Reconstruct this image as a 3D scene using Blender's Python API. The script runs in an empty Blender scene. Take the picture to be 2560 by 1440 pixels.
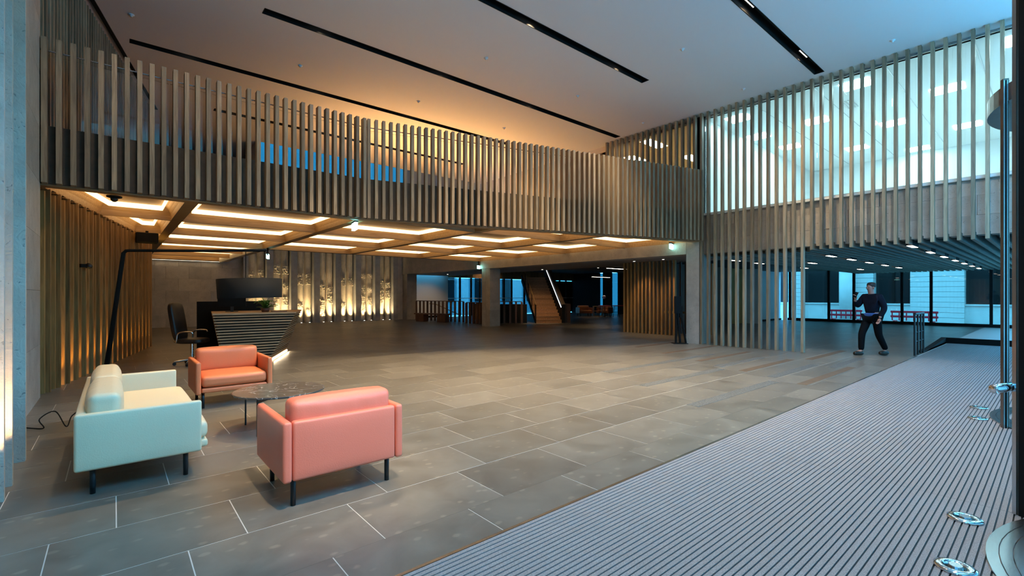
import bpy, math, random
from mathutils import Vector, Matrix
R = math.radians
random.seed(11)
scene = bpy.context.scene
COL = scene.collection

# ---------------------------------------------------------------- camera
cd = bpy.data.cameras.new('camera'); cam = bpy.data.objects.new('camera', cd); COL.objects.link(cam)
cam.location = (0, 0, 1.45); cam.rotation_euler = (R(90), 0, R(-40.408))
cd.sensor_width = 36; cd.lens = 36 * 1168 / 2560; cd.shift_y = 18 / 2560; cd.clip_start = .05; cd.clip_end = 300
scene.camera = cam
# ---------------------------------------------------------------- world, exposure
w = bpy.data.worlds.new('sky'); scene.world = w; w.use_nodes = True
bg = w.node_tree.nodes['Background']
bg.inputs[0].default_value = (.085, .51, 1.0, 1); bg.inputs[1].default_value = 13
cy = scene.cycles; cy.max_bounces = 5; cy.diffuse_bounces = 3; cy.glossy_bounces = 2; cy.use_light_tree = False; cy.transmission_bounces = 3; cy.transparent_max_bounces = 10; cy.caustics_reflective = False; cy.caustics_refractive = False
vs = scene.view_settings
vs.view_transform = 'Standard'; vs.look = 'None'; vs.exposure = 0.0; vs.gamma = 1; vs.use_curve_mapping = False

# ---------------------------------------------------------------- materials
MATS = {}
def nm(name):
    m = bpy.data.materials.new(name); m.use_nodes = True; MATS[name] = m
    nt = m.node_tree; b = nt.nodes['Principled BSDF']
    return m, nt.nodes, nt.links, b
def N(nodes, t, **kw):
    n = nodes.new(t)
    for k, v in kw.items(): setattr(n, k, v)
    return n
def ramp(nodes, stops):
    r = nodes.new('ShaderNodeValToRGB'); e = r.color_ramp.elements
    while len(e) < len(stops): e.new(.5)
    for i, (p, c) in enumerate(stops):
        e[i].position = p; e[i].color = (*c, 1)
    return r
def plain(name, col, rough=.5, metal=0, noise=0, nscale=8, bump=0, bscale=60, spec=.5, coat=0):
    m, n, l, b = nm(name)
    b.inputs['Base Color'].default_value = (*col, 1); b.inputs['Roughness'].default_value = rough
    b.inputs['Metallic'].default_value = metal; b.inputs['Specular IOR Level'].default_value = spec
    if coat: b.inputs['Coat Weight'].default_value = coat
    tc = N(n, 'ShaderNodeTexCoord')
    if noise:
        t = N(n, 'ShaderNodeTexNoise'); t.inputs['Scale'].default_value = nscale; t.inputs['Detail'].default_value = 4
        l.new(tc.outputs['Object'], t.inputs['Vector'])
        r = ramp(n, [(.3, tuple(c * (1 - noise) for c in col)), (.7, tuple(min(1, c * (1 + noise)) for c in col))])
        l.new(t.outputs['Fac'], r.inputs[0]); l.new(r.outputs[0], b.inputs['Base Color'])
    if bump:
        t2 = N(n, 'ShaderNodeTexNoise'); t2.inputs['Scale'].default_value = bscale; t2.inputs['Detail'].default_value = 3
        l.new(tc.outputs['Object'], t2.inputs['Vector'])
        bp = N(n, 'ShaderNodeBump'); bp.inputs['Strength'].default_value = bump; bp.inputs['Distance'].default_value = .01
        l.new(t2.outputs['Fac'], bp.inputs['Height']); l.new(bp.outputs[0], b.inputs['Normal'])
    return m
def wood(name, c1, c2, axis='z', rough=.58, var=.35):
    m, n, l, b = nm(name)
    tc = N(n, 'ShaderNodeTexCoord'); mp = N(n, 'ShaderNodeMapping'); oi = N(n, 'ShaderNodeObjectInfo')
    s = {'z': (14, 14, .9), 'x': (.9, 14, 14), 'y': (14, .9, 14)}[axis]
    mp.inputs['Scale'].default_value = s
    mu = N(n, 'ShaderNodeMath', operation='MULTIPLY'); mu.inputs[1].default_value = 37
    l.new(oi.outputs['Random'], mu.inputs[0])
    cb = N(n, 'ShaderNodeCombineXYZ'); l.new(mu.outputs[0], cb.inputs[0]); l.new(mu.outputs[0], cb.inputs[1]); l.new(mu.outputs[0], cb.inputs[2])
    l.new(tc.outputs['Object'], mp.inputs['Vector']); l.new(cb.outputs[0], mp.inputs['Location'])
    t = N(n, 'ShaderNodeTexNoise'); t.inputs['Scale'].default_value = 2.2; t.inputs['Detail'].default_value = 5; t.inputs['Distortion'].default_value = .8
    l.new(mp.outputs[0], t.inputs['Vector'])
    r = ramp(n, [(.3, c1), (.7, c2)]); l.new(t.outputs['Fac'], r.inputs[0])
    hs = N(n, 'ShaderNodeHueSaturation')
    mr = N(n, 'ShaderNodeMapRange'); mr.inputs[3].default_value = 1 - var; mr.inputs[4].default_value = 1 + var * .6
    l.new(oi.outputs['Random'], mr.inputs[0]); l.new(mr.outputs[0], hs.inputs['Value']); l.new(r.outputs[0], hs.inputs['Color'])
    l.new(hs.outputs[0], b.inputs['Base Color']); b.inputs['Roughness'].default_value = rough
    return m
def stone(name, base, spot, rough=.6, bump=.25, sc=1.0):
    m, n, l, b = nm(name)
    g = N(n, 'ShaderNodeNewGeometry'); oi = N(n, 'ShaderNodeObjectInfo')
    mp = N(n, 'ShaderNodeMapping'); l.new(g.outputs['Position'], mp.inputs['Vector'])
    cb = N(n, 'ShaderNodeCombineXYZ'); mu = N(n, 'ShaderNodeMath', operation='MULTIPLY'); mu.inputs[1].default_value = 9
    l.new(oi.outputs['Random'], mu.inputs[0]); l.new(mu.outputs[0], cb.inputs[2]); l.new(cb.outputs[0], mp.inputs['Location'])
    t = N(n, 'ShaderNodeTexNoise'); t.inputs['Scale'].default_value = 2.5 * sc; t.inputs['Detail'].default_value = 8; t.inputs['Roughness'].default_value = .65
    l.new(mp.outputs[0], t.inputs['Vector'])
    r = ramp(n, [(.3, tuple(c * .78 for c in base)), (.55, base), (.75, tuple(min(1, c * 1.18) for c in base))])
    l.new(t.outputs['Fac'], r.inputs[0])
    v = N(n, 'ShaderNodeTexNoise'); v.inputs['Scale'].default_value = 13 * sc; v.inputs['Detail'].default_value = 3; v.inputs['Distortion'].default_value = 2.5
    l.new(mp.outputs[0], v.inputs['Vector'])
    r2 = ramp(n, [(.64, (0, 0, 0)), (.72, (1, 1, 1))]); l.new(v.outputs['Fac'], r2.inputs[0])
    mx = N(n, 'ShaderNodeMix', data_type='RGBA'); mx.inputs[7].default_value = (*spot, 1)
    l.new(r2.outputs[0], mx.inputs[0]); l.new(r.outputs[0], mx.inputs[6])
    hs = N(n, 'ShaderNodeHueSaturation'); mr = N(n, 'ShaderNodeMapRange'); mr.inputs[3].default_value = .88; mr.inputs[4].default_value = 1.1
    l.new(oi.outputs['Random'], mr.inputs[0]); l.new(mr.outputs[0], hs.inputs['Value']); l.new(mx.outputs[2], hs.inputs['Color'])
    l.new(hs.outputs[0], b.inputs['Base Color']); b.inputs['Roughness'].default_value = rough
    bp = N(n, 'ShaderNodeBump'); bp.inputs['Strength'].default_value = bump; bp.inputs['Distance'].default_value = .02
    l.new(v.outputs['Fac'], bp.inputs['Height']); bp.invert = True; l.new(bp.outputs[0], b.inputs['Normal'])
    return m
def emit(name, col, s):
    m, n, l, b = nm(name)
    b.inputs['Base Color'].default_value = (.8, .8, .8, 1)
    b.inputs['Emission Color'].default_value = (*col, 1); b.inputs['Emission Strength'].default_value = s
    return m
def glass(name, tint=(1, 1, 1), refl=1.0):
    m, n, l, b = nm(name); n.remove(b)
    out = n['Material Output']; tr = N(n, 'ShaderNodeBsdfTransparent'); tr.inputs[0].default_value = (*tint, 1)
    gl = N(n, 'ShaderNodeBsdfGlossy'); gl.inputs['Roughness'].default_value = .02
    fr = N(n, 'ShaderNodeFresnel'); fr.inputs[0].default_value = 1.45
    mu = N(n, 'ShaderNodeMath', operation='MULTIPLY'); mu.inputs[1].default_value = refl; l.new(fr.outputs[0], mu.inputs[0])
    mx = N(n, 'ShaderNodeMixShader'); l.new(mu.outputs[0], mx.inputs[0]); l.new(tr.outputs[0], mx.inputs[1]); l.new(gl.outputs[0], mx.inputs[2])
    l.new(mx.outputs[0], out.inputs[0]); return m
def tile_mat():
    m, n, l, b = nm('limestone_tile')
    g = N(n, 'ShaderNodeNewGeometry'); oi = N(n, 'ShaderNodeObjectInfo')
    ad = N(n, 'ShaderNodeMath', operation='ADD'); l.new(oi.outputs['Random'], ad.inputs[0]); l.new(g.outputs['Random Per Island'], ad.inputs[1])
    fr = N(n, 'ShaderNodeMath', operation='FRACT'); l.new(ad.outputs[0], fr.inputs[0])
    cb = N(n, 'ShaderNodeCombineXYZ'); mu = N(n, 'ShaderNodeMath', operation='MULTIPLY'); mu.inputs[1].default_value = 7
    l.new(fr.outputs[0], mu.inputs[0]); l.new(mu.outputs[0], cb.inputs[2])
    mp = N(n, 'ShaderNodeMapping'); l.new(g.outputs['Position'], mp.inputs['Vector']); l.new(cb.outputs[0], mp.inputs['Location'])
    t = N(n, 'ShaderNodeTexNoise'); t.inputs['Scale'].default_value = 3.5; t.inputs['Detail'].default_value = 8; t.inputs['Distortion'].default_value = .6
    l.new(mp.outputs[0], t.inputs['Vector'])
    r = ramp(n, [(.3, (.122, .108, .089)), (.7, (.19, .171, .143))]); l.new(t.outputs['Fac'], r.inputs[0])
    # pale oval fossils
    mp2 = N(n, 'ShaderNodeMapping'); mp2.inputs['Scale'].default_value = (3.6, 5.4, 4); l.new(mp.outputs[0], mp2.inputs['Vector'])
    vo = N(n, 'ShaderNodeTexVoronoi'); vo.inputs['Scale'].default_value = 1.75; l.new(mp2.outputs[0], vo.inputs['Vector'])
    nz = N(n, 'ShaderNodeTexNoise'); nz.inputs['Scale'].default_value = 20; l.new(mp.outputs[0], nz.inputs['Vector'])
    s1 = N(n, 'ShaderNodeMath', operation='MULTIPLY_ADD'); s1.inputs[1].default_value = .25; l.new(nz.outputs['Fac'], s1.inputs[0]); l.new(vo.outputs['Distance'], s1.inputs[2])
    r2 = ramp(n, [(.24, (1, 1, 1)), (.34, (0, 0, 0))]); l.new(s1.outputs[0], r2.inputs[0])
    mul = N(n, 'ShaderNodeMath', operation='MULTIPLY'); mul.inputs[1].default_value = .38; l.new(r2.outputs[0], mul.inputs[0])
    mx = N(n, 'ShaderNodeMix', data_type='RGBA'); mx.inputs[7].default_value = (.36, .30, .225, 1)
    l.new(mul.outputs[0], mx.inputs[0]); l.new(r.outputs[0], mx.inputs[6])
    hs = N(n, 'ShaderNodeHueSaturation'); mr = N(n, 'ShaderNodeMapRange'); mr.inputs[3].default_value = .82; mr.inputs[4].default_value = 1.2
    l.new(fr.outputs[0], mr.inputs[0]); l.new(mr.outputs[0], hs.inputs['Value']); l.new(mx.outputs[2], hs.inputs['Color'])
    l.new(hs.outputs[0], b.inputs['Base Color'])
    rr = N(n, 'ShaderNodeMapRange'); rr.inputs[3].default_value = .26; rr.inputs[4].default_value = .42
    l.new(t.outputs['Fac'], rr.inputs[0]); l.new(rr.outputs[0], b.inputs['Roughness'])
    return m

OAK = wood('pale_oak', (.21, .145, .085), (.40, .29, .18))
OAKX = wood('pale_oak_long', (.21, .145, .085), (.40, .29, .18), 'x')
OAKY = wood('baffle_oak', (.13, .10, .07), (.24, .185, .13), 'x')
WARMOAK = wood('golden_oak', (.25, .125, .04), (.46, .255, .085))
DESKOAK = wood('desk_oak', (.25, .16, .085), (.44, .30, .17), 'x')
COFFER = wood('coffer_veneer', (.34, .205, .095), (.50, .33, .165), 'x', .5, .12)
DARKOAK = wood('dark_stained_oak', (.055, .022, .012), (.12, .05, .025))
TREAD = wood('stair_oak', (.25, .115, .05), (.42, .21, .095), 'x')
BACKING = plain('dark_panel', (.058, .040, .026), .6, noise=.2)
LIME = stone('limestone', (.50, .46, .40), (.27, .24, .20))
FIN = stone('shelly_limestone', (.66, .58, .47), (.30, .27, .23), .5, .35)
CONC = stone('pale_stone_beam', (.40, .36, .31), (.22, .19, .16))
TILE = tile_mat()
GROUT = plain('grout', (.60, .57, .52), .8)
CARPET = plain('carpet_rib', (.335, .30, .29), .95, noise=.28, nscale=170, bump=.5, bscale=300, spec=.1)
RUBBER = plain('black_channel', (.012, .012, .014), .6)
WHITE = plain('white_paint', (.80, .78, .75), .7)
CEIL = plain('ceiling_paint', (.74, .73, .72), .75)
WALLW = plain('pale_plaster', (.62, .56, .50), .8)
BLACK = plain('black_metal', (.012, .012, .013), .4, .0)
MATTB = plain('matt_black', (.006, .006, .006), .75, spec=.2)
BRONZE = plain('bronze_metal', (.17, .125, .095), .3, .7, noise=.15)
STEEL = plain('brushed_steel', (.55, .56, .57), .25, 1.0)
CHROME = plain('polished_steel', (.75, .76, .78), .1, 1.0)
PINK = plain('pink_leather', (.92, .225, .135), .42, bump=.12, bscale=120)
ORANGE = plain('orange_leather', (.78, .215, .085), .42, bump=.12, bscale=120)
CREAM = plain('cream_leather', (.84, .67, .43), .45, bump=.1, bscale=120)
BLKLEA = plain('black_leather', (.012, .011, .011), .4)
MARBLE = None
GLASS = glass('clear_glass')
BLUEGLASS = glass('tinted_rooflight_glass', (.13, .20, .21))
LOUNGEGLASS = glass('lounge_glass', (.36, .42, .42))
SUNGLASS = glass('solar_glass', (.62, .56, .5))
STREET = plain('paving', (.38, .38, .38), .8, noise=.15, nscale=3)
FACADE = plain('pale_facade_stone', (.72, .73, .73), .75, noise=.06, nscale=2)
DARKWIN = plain('dark_window', (.02, .022, .025), .15)
RED = plain('red_plastic', (.65, .02, .05), .45)
GREEN = plain('leaf_green', (.05, .17, .03), .5, noise=.4, nscale=20)
LAMP_WARM = emit('coffer_glow', (1, .66, .30), 3.0)
LED_WARM = emit('warm_led', (1, .62, .22), 26)
LED_DESK = emit('desk_led', (1, .74, .42), 10)
LED_NEUT = emit('linear_led', (1, .86, .70), 12)
LED_COOL = emit('cool_panel', (.58, .95, 1), 34.0)
LED_WARMOFF = emit('warm_panel', (1, .84, .58), 16.0)
SPOTLENS = emit('spot_lens', (1, .93, .82), 8)
EXIT = emit('exit_glow', (.35, 1, .92), 6)
EXITF = plain('sign_green', (.02, .30, .20), .5)

# ---------------------------------------------------------------- mesh builder
class MB:
    def __init__(s): s.v = []; s.f = []
    def add(s, vs, fs):
        o = len(s.v); s.v += [tuple(p) for p in vs]; s.f += [tuple(i + o for i in f) for f in fs]; return s
    def box(s, a, b):
        x0, y0, z0 = a; x1, y1, z1 = b
        return s.add([(x0,y0,z0),(x1,y0,z0),(x1,y1,z0),(x0,y1,z0),(x0,y0,z1),(x1,y0,z1),(x1,y1,z1),(x0,y1,z1)],
                     [(0,3,2,1),(4,5,6,7),(0,1,5,4),(1,2,6,5),(2,3,7,6),(3,0,4,7)])
    def prism(s, poly, z0, z1):
        n = len(poly)
        if sum(poly[i][0]*poly[(i+1)%n][1]-poly[(i+1)%n][0]*poly[i][1] for i in range(n)) < 0: poly = poly[::-1]
        return s.add([(p[0],p[1],z0) for p in poly]+[(p[0],p[1],z1) for p in poly],
                     [tuple(range(n-1,-1,-1)), tuple(range(n,2*n))]+[(i,(i+1)%n,(i+1)%n+n,i+n) for i in range(n)])
    def wall(s, p, q, t, z0, z1):       # vertical slab from p to q, thickness t to the left of p->q
        d = Vector((q[0]-p[0], q[1]-p[1])).normalized(); nx, ny = -d.y*t, d.x*t
        return s.prism([p, q, (q[0]+nx,q[1]+ny), (p[0]+nx,p[1]+ny)], z0, z1)
    def tube(s, pts, r, n=8, cap=True):
        pts = [Vector(p) for p in pts]; rs = r if isinstance(r, (list, tuple)) else [r]*len(pts)
        o = len(s.v); up = Vector((0,0,1)); prev = None
        for i, p in enumerate(pts):
            d = (pts[min(i+1,len(pts)-1)]-pts[max(i-1,0)]).normalized()
            a = prev if prev is not None else (up if abs(d.z) < .9 else Vector((1,0,0)))
            x = a.cross(d); x = x.normalized() if x.length > 1e-6 else Vector((1,0,0)).cross(d).normalized()
            y = d.cross(x).normalized(); prev = y
            prev = d.cross(x)
            prev = y if False else a if abs(a.dot(d)) < .95 else y
            for k in range(n):
                t = 2*math.pi*k/n
                s.v.append(tuple(p + x*math.cos(t)*rs[i] + y*math.sin(t)*rs[i]))
        for i in range(len(pts)-1):
            for k in range(n):
                a0 = o+i*n+k; a1 = o+i*n+(k+1)%n
                s.f.append((a0, a1, a1+n, a0+n))
        if cap:
            s.f.append(tuple(o+k for k in range(n-1,-1,-1))); e = o+(len(pts)-1)*n; s.f.append(tuple(e+k for k in range(n)))
        return s
    def lathe(s, prof, n=24, c=(0,0,0), cap=True):
        o = len(s.v)
        for r, z in prof:
            for k in range(n):
                t = 2*math.pi*k/n; s.v.append((c[0]+r*math.cos(t), c[1]+r*math.sin(t), c[2]+z))
        for i in range(len(prof)-1):
            for k in range(n):
                a = o+i*n+k; b = o+i*n+(k+1)%n; s.f.append((a, b, b+n, a+n))
        if cap:
            s.f.append(tuple(o+k for k in range(n-1,-1,-1))); e = o+(len(prof)-1)*n; s.f.append(tuple(e+k for k in range(n)))
        return s
    def ball(s, c, rad, nu=12, nv=8):
        rx, ry, rz = rad if isinstance(rad, (tuple, list)) else (rad,)*3
        o = len(s.v)
        s.v.append((c[0],c[1],c[2]-rz))
        for j in range(1, nv):
            ph = -math.pi/2+math.pi*j/nv
            for k in range(nu):
                t = 2*math.pi*k/nu; s.v.append((c[0]+rx*math.cos(ph)*math.cos(t), c[1]+ry*math.cos(ph)*math.sin(t), c[2]+rz*math.sin(ph)))
        s.v.append((c[0],c[1],c[2]+rz)); e = len(s.v)-1
        for k in range(nu): s.f.append((o, o+1+(k+1)%nu, o+1+k))
        for j in range(nv-2):
            for k in range(nu):
                a = o+1+j*nu+k; b = o+1+j*nu+(k+1)%nu; s.f.append((a, b, b+nu, a+nu))
        b0 = o+1+(nv-2)*nu
        for k in range(nu): s.f.append((b0+k, b0+(k+1)%nu, e))
        return s
    def cushion(s, c, h, k=7, puff=(0,0,0), n=10, wr=0):
        idx = {}; o = len(s.v); vs = []; fs = []
        def vid(i, j, l):
            key = (i, j, l)
            if key not in idx:
                p = [2*i/n-1, 2*j/n-1, 2*l/n-1]
                q = sum(abs(a)**k for a in p)**(1/k)
                p = [a/q for a in p]
                pf = [puff[0]*(1-p[1]**2)*(1-p[2]**2)*p[0], puff[1]*(1-p[0]**2)*(1-p[2]**2)*p[1], puff[2]*(1-p[0]**2)*(1-p[1]**2)*p[2]]
                if wr: pf[1] += wr*math.sin(p[0]*17+p[2]*3+1.3*math.sin(p[0]*5))*(1-p[0]**2)*max(0, .4+p[2]*.5)*(1 if p[1] < 0 else -.3)
                idx[key] = len(vs); vs.append((c[0]+p[0]*h[0]+pf[0], c[1]+p[1]*h[1]+pf[1], c[2]+p[2]*h[2]+pf[2]))
            return idx[key]
        for a in range(n):
            for b in range(n):
                fs += [(vid(a,b,0),vid(a,b+1,0),vid(a+1,b+1,0),vid(a+1,b,0)), (vid(a,b,n),vid(a+1,b,n),vid(a+1,b+1,n),vid(a,b+1,n)),
                       (vid(a,0,b),vid(a+1,0,b),vid(a+1,0,b+1),vid(a,0,b+1)), (vid(a,n,b),vid(a,n,b+1),vid(a+1,n,b+1),vid(a+1,n,b)),
                       (vid(0,a,b),vid(0,a,b+1),vid(0,a+1,b+1),vid(0,a+1,b)), (vid(n,a,b),vid(n,a+1,b),vid(n,a+1,b+1),vid(n,a,b+1))]
        return s.add(vs, fs)
    def rbox(s, c, h, r=.03, puff=(0,0,0), m=6, wr=0):
        def ax(H):
            rr = min(r, H*.98); e = [-H, -H+rr*.08, -H+rr*.3, -H+rr*.62, -H+rr]
            inner = [(-H+rr)+(2*H-2*rr)*i/m for i in range(1, m)]
            return e+inner+[-q for q in e[::-1]]
        A = [ax(q) for q in h]; n = [len(a)-1 for a in A]; idx = {}; vs = []; fs = []
        def vid(*k):
            if k not in idx:
                p = [A[i][k[i]] for i in range(3)]; q = [max(-(h[i]-min(r, h[i]*.98)), min(h[i]-min(r, h[i]*.98), p[i])) for i in range(3)]
                d = Vector(p)-Vector(q)
                if d.length > 1e-9: d = Vector([d[i]/max(min(r, h[i]*.98), 1e-6) for i in range(3)]).normalized(); p = [q[i]+d[i]*min(r, h[i]*.98) for i in range(3)]
                t = [p[i]/h[i] for i in range(3)]
                f = [1-min(1, abs(a))**4 for a in t]
                p = [p[0]+puff[0]*f[1]*f[2]*t[0], p[1]+puff[1]*f[0]*f[2]*t[1], p[2]+puff[2]*f[0]*f[1]*t[2]]
                if wr: p[1] += wr*math.sin(t[0]*19+t[2]*2+1.6*math.sin(t[0]*6))*(1-t[0]**2)*max(0, .5+t[2]*.4)*(1 if t[1] < 0 else -.3)
                idx[k] = len(vs); vs.append((c[0]+p[0], c[1]+p[1], c[2]+p[2]))
            return idx[k]
        for u, v_, w_ in ((0, 1, 2), (1, 2, 0), (2, 0, 1)):
            for a in range(n[u]):
                for b in range(n[v_]):
                    for e, fl in ((0, True), (n[w_], False)):
                        def K(i, j):
                            k = [0, 0, 0]; k[u] = i; k[v_] = j; k[w_] = e; return vid(*k)
                        f = (K(a, b), K(a+1, b), K(a+1, b+1), K(a, b+1)); fs.append(f[::-1] if fl else f)
        return s.add(vs, fs)
    def mesh(s, name, mat, smooth=False):
        me = bpy.data.meshes.new(name); me.from_pydata(s.v, [], s.f); me.materials.append(mat)
        if smooth: me.polygons.foreach_set('use_smooth', [True]*len(me.polygons))
        me.update(); return me
    def obj(s, name, mat, parent=None, smooth=False, bevel=0, **kw):
        return link(name, s.mesh(name, mat, smooth), parent, bevel=bevel, **kw)
WORLD = set()
def link(name, me, parent=None, loc=None, rot=None, bevel=0, kind=None, label=None, scale=None):
    o = bpy.data.objects.new(name, me); COL.objects.link(o)
    if loc: o.location = loc
    if rot: o.rotation_euler = rot
    if scale: o.scale = scale
    if parent:
        o.parent = parent
        if parent.name in WORLD:
            o.matrix_parent_inverse = Matrix.Translation(-Vector(parent.location))
            WORLD.add(o.name) if False else None
    if bevel:
        b = o.modifiers.new('bevel', 'BEVEL'); b.width = bevel; b.segments = 2; b.limit_method = 'ANGLE'
    if kind: o['kind'] = kind
    if label: o['label'] = label
    return o
def tag(o, label, cat=None, group=None, kind=None):
    o['label'] = label
    if cat: o['category'] = cat
    if group: o['group'] = group
    if kind: o['kind'] = kind
    return o
def thing(name, label, cat, loc=(0,0,0), rz=0, group=None, kind=None, world=True):
    o = bpy.data.objects.new(name, None); COL.objects.link(o); o.location = loc; o.rotation_euler = (0,0,rz); o.empty_display_size = .1
    if world: WORLD.add(o.name)
    return tag(o, label, cat, group, kind)
def struct(name, mb, mat, label=None, smooth=False):
    o = mb.obj(name, mat, smooth=smooth); o['kind'] = 'structure'
    if label: o['label'] = label
    return o
def light(name, kind, loc, energy, col, parent=None, **kw):
    ld = bpy.data.lights.new(name, kind); ld.energy = energy; ld.color = col
    tgt = kw.pop('target', None)
    for k, v in kw.items(): setattr(ld, k, v)
    o = bpy.data.objects.new(name, ld); COL.objects.link(o); o.location = loc
    if tgt is not None: o.rotation_euler = (Vector(tgt)-Vector(loc)).to_track_quat('-Z', 'Y').to_euler()
    if parent:
        o.parent = parent
        if parent.name in WORLD: o.matrix_parent_inverse = Matrix.Translation(-Vector(parent.location))
    return o

# ================================================================ SETTING
ZC = 6.83; XR = 13.25; ZS = 3.05
K0 = (-.95, 9.42); K1 = (3.98, 9.42); K2 = (13.12, 6.88)      # balcony front line
# ---------------------------------------------------------------- floor
floor = struct('floor', MB().box((-1.6, -1.2, -.12), (30.1, 27.2, -.0012)), GROUT, 'grey limestone floor with pale joints')
TW, TH = .91, .606
def cam_depth(x, y): return x*.6482+y*.7614
tm_full = MB().box((.0033, .0033, -.02), (TW-.0033, TH-.0033, 0)).mesh('tile', TILE)
tm_part = MB().box((.0033, .0033, -.02), (TW-.0033, .382, 0)).mesh('tile_cut', TILE)
far = MB(); near = []
offs = [.01, .32, .62]
strip_rects = [(5.77, 8.44, 3.045, 3.212), (6.43, 9.1, 4.26, 4.425), (9.3, 11.5, 4.43, 4.6), (8.86, 11.12, 3.245, 3.41), (7.05, 11.2, 5.48, 5.65), (10.9, 13.1, 2.9, 3.06),
               (9.13, 11.6, 3.86, 4.02), (8.5, 11.3, 2.65, 2.80), (9.78, 12.4, 5.1, 5.25), (10.4, 13.1, 6.33, 6.49), (11.1, 13.1, 7.6, 7.75), (11.9, 14.5, 3.6, 3.76)]
rowv0 = 2.606-TH
for r in range(0, 42):
    v = rowv0+r*TH
    if v > 26.3: break
    u = -1.6+((offs[r % 3]+1.6) % TW)-TW
    while u < 30:
        first = r == 0
        hv = .385 if first else TH
        y0 = 2.226 if first else v
        cu, cv = u+TW/2, y0+hv/2
        Z = cam_depth(cu, cv); X = cu*.7614-cv*.6482
        if cu > 29.6 or cu < -1.45 or (cu > 14.4 and cv < 2.3): u += TW; continue
        if Z < 10.2 and abs(X)/max(Z, .1) < 1.18 and Z > 1.9 and cu > -.75 and cu < 13.4:
            near.append((u, y0, tm_part if first else tm_full))
        else:
            far.box((u+.0025, y0+.0025, -.02), (u+TW-.0025, y0+hv-.0025, 0))
        u += TW
for u, v, me in near[:300]: link('tile', me, floor, (u, v, 0))
far.obj('distant_tiles', TILE, floor, kind='stuff')
PEB = plain('pebble_strip', (.10, .10, .095), .7, noise=.75, nscale=45, bump=.6, bscale=60)
BRST = plain('brown_stone_strip', (.13, .085, .055), .5, noise=.25, nscale=6)
for i, (a, b, c, d) in enumerate(strip_rects):
    MB().box((a, c, -.015), (b, d, .0025)).obj('inlay_strip', PEB if i < 6 else BRST, floor)
# ---------------------------------------------------------------- entrance mat
matt = thing('entrance_mat', 'wide grey ribbed entrance mat along the glazed front, right foreground', 'mat', (6, 1, 0))
MB().box((-1.5, -1.2, -.001), (19.2, 2.2, 0)).obj('mat_well', RUBBER, matt)
MB().box((-1.5, 2.2, -.02), (14.5, 2.222, .007)).obj('edge_trim', STEEL, matt)
PIT = .0345; rib = {}
segs = [(-1.5, 4.537), (4.541, 10.64), (10.644, 14.6)]
for k in range(3):
    a, b = segs[k]
    rib[k] = MB().box((a, 0, -.004), (b, .0262, .007)).mesh('mat_rib', CARPET)
nr = 0
for i in range(90):
    v = 2.2-PIT*(i+1)+.003
    if v < -.62: break
    for k in range(3):
        link('mat_rib', rib[k], matt, (0, v, 0)); nr += 1
far = MB()
for i in range(64): far.box((14.61, 2.2-PIT*(i+1), -.004), (19.1, 2.2-PIT*(i+1)+.0262, .007))
far.obj('distant_ribs', CARPET, matt, kind='stuff')
# kerb round the far mat
kb = thing('mat_kerb', 'low black kerb boxing in the far end of the entrance mat', 'kerb', (17, 1.2, 0))
MB().prism([(15.5, 2.24), (19.2, 2.24), (19.2, 2.36), (15.5, 2.36)], 0, .04).obj('side_kerb', MATTB, kb)
MB().prism([(19.1, -.6), (19.25, -.6), (19.25, 2.36), (19.1, 2.36)], 0, .17).obj('end_kerb', MATTB, kb)
MB().add([(15.7, 2.24, 0), (19.1, 2.24, 0), (19.1, 2.24, .17), (15.7, 2.36, 0), (19.1, 2.36, 0), (19.1, 2.36, .17)], [(0,1,2), (3,5,4), (0,2,5,3), (0,3,4,1), (1,4,5,2)]).obj('sloping_kerb', MATTB, kb)
# ---------------------------------------------------------------- main ceiling
slots = [(12.76, .25, 10.7), (9.77, 2.15, 13.05), (6.78, -.3, 10.18), (3.79, 2.2, 13.0), (15.9, 2.2, 10.9), (.8, -.3, 10.2)]
SW = .10
cb = MB()
ys = sorted(s[0] for s in slots); lo = -.6
for y in ys+[None]:
    hi = 18.2 if y is None else y-SW
    cb.box((-1.6, lo, ZC), (XR+.35, hi, ZC+.3))
    if y is not None:
        s = [q for q in slots if q[0] == y][0]
        cb.box((-1.6, y-SW, ZC), (s[1], y+SW, ZC+.3)); cb.box((s[2], y-SW, ZC), (XR+.35, y+SW, ZC+.3))
        lo = y+SW
cb.box((-1.7, 18.2, ZC), (3.9, 26.2, ZC+.3))
struct('ceiling', cb, CEIL, 'smooth white plaster ceiling over the double-height lobby')
names = ['farthest ceiling slot above the balcony', 'long ceiling slot second from the balcony', 'ceiling slot third from the balcony at the top of the view', 'ceiling slot nearest the tall glazed screen at right', 'ceiling slot seen through the balcony slats']
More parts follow.
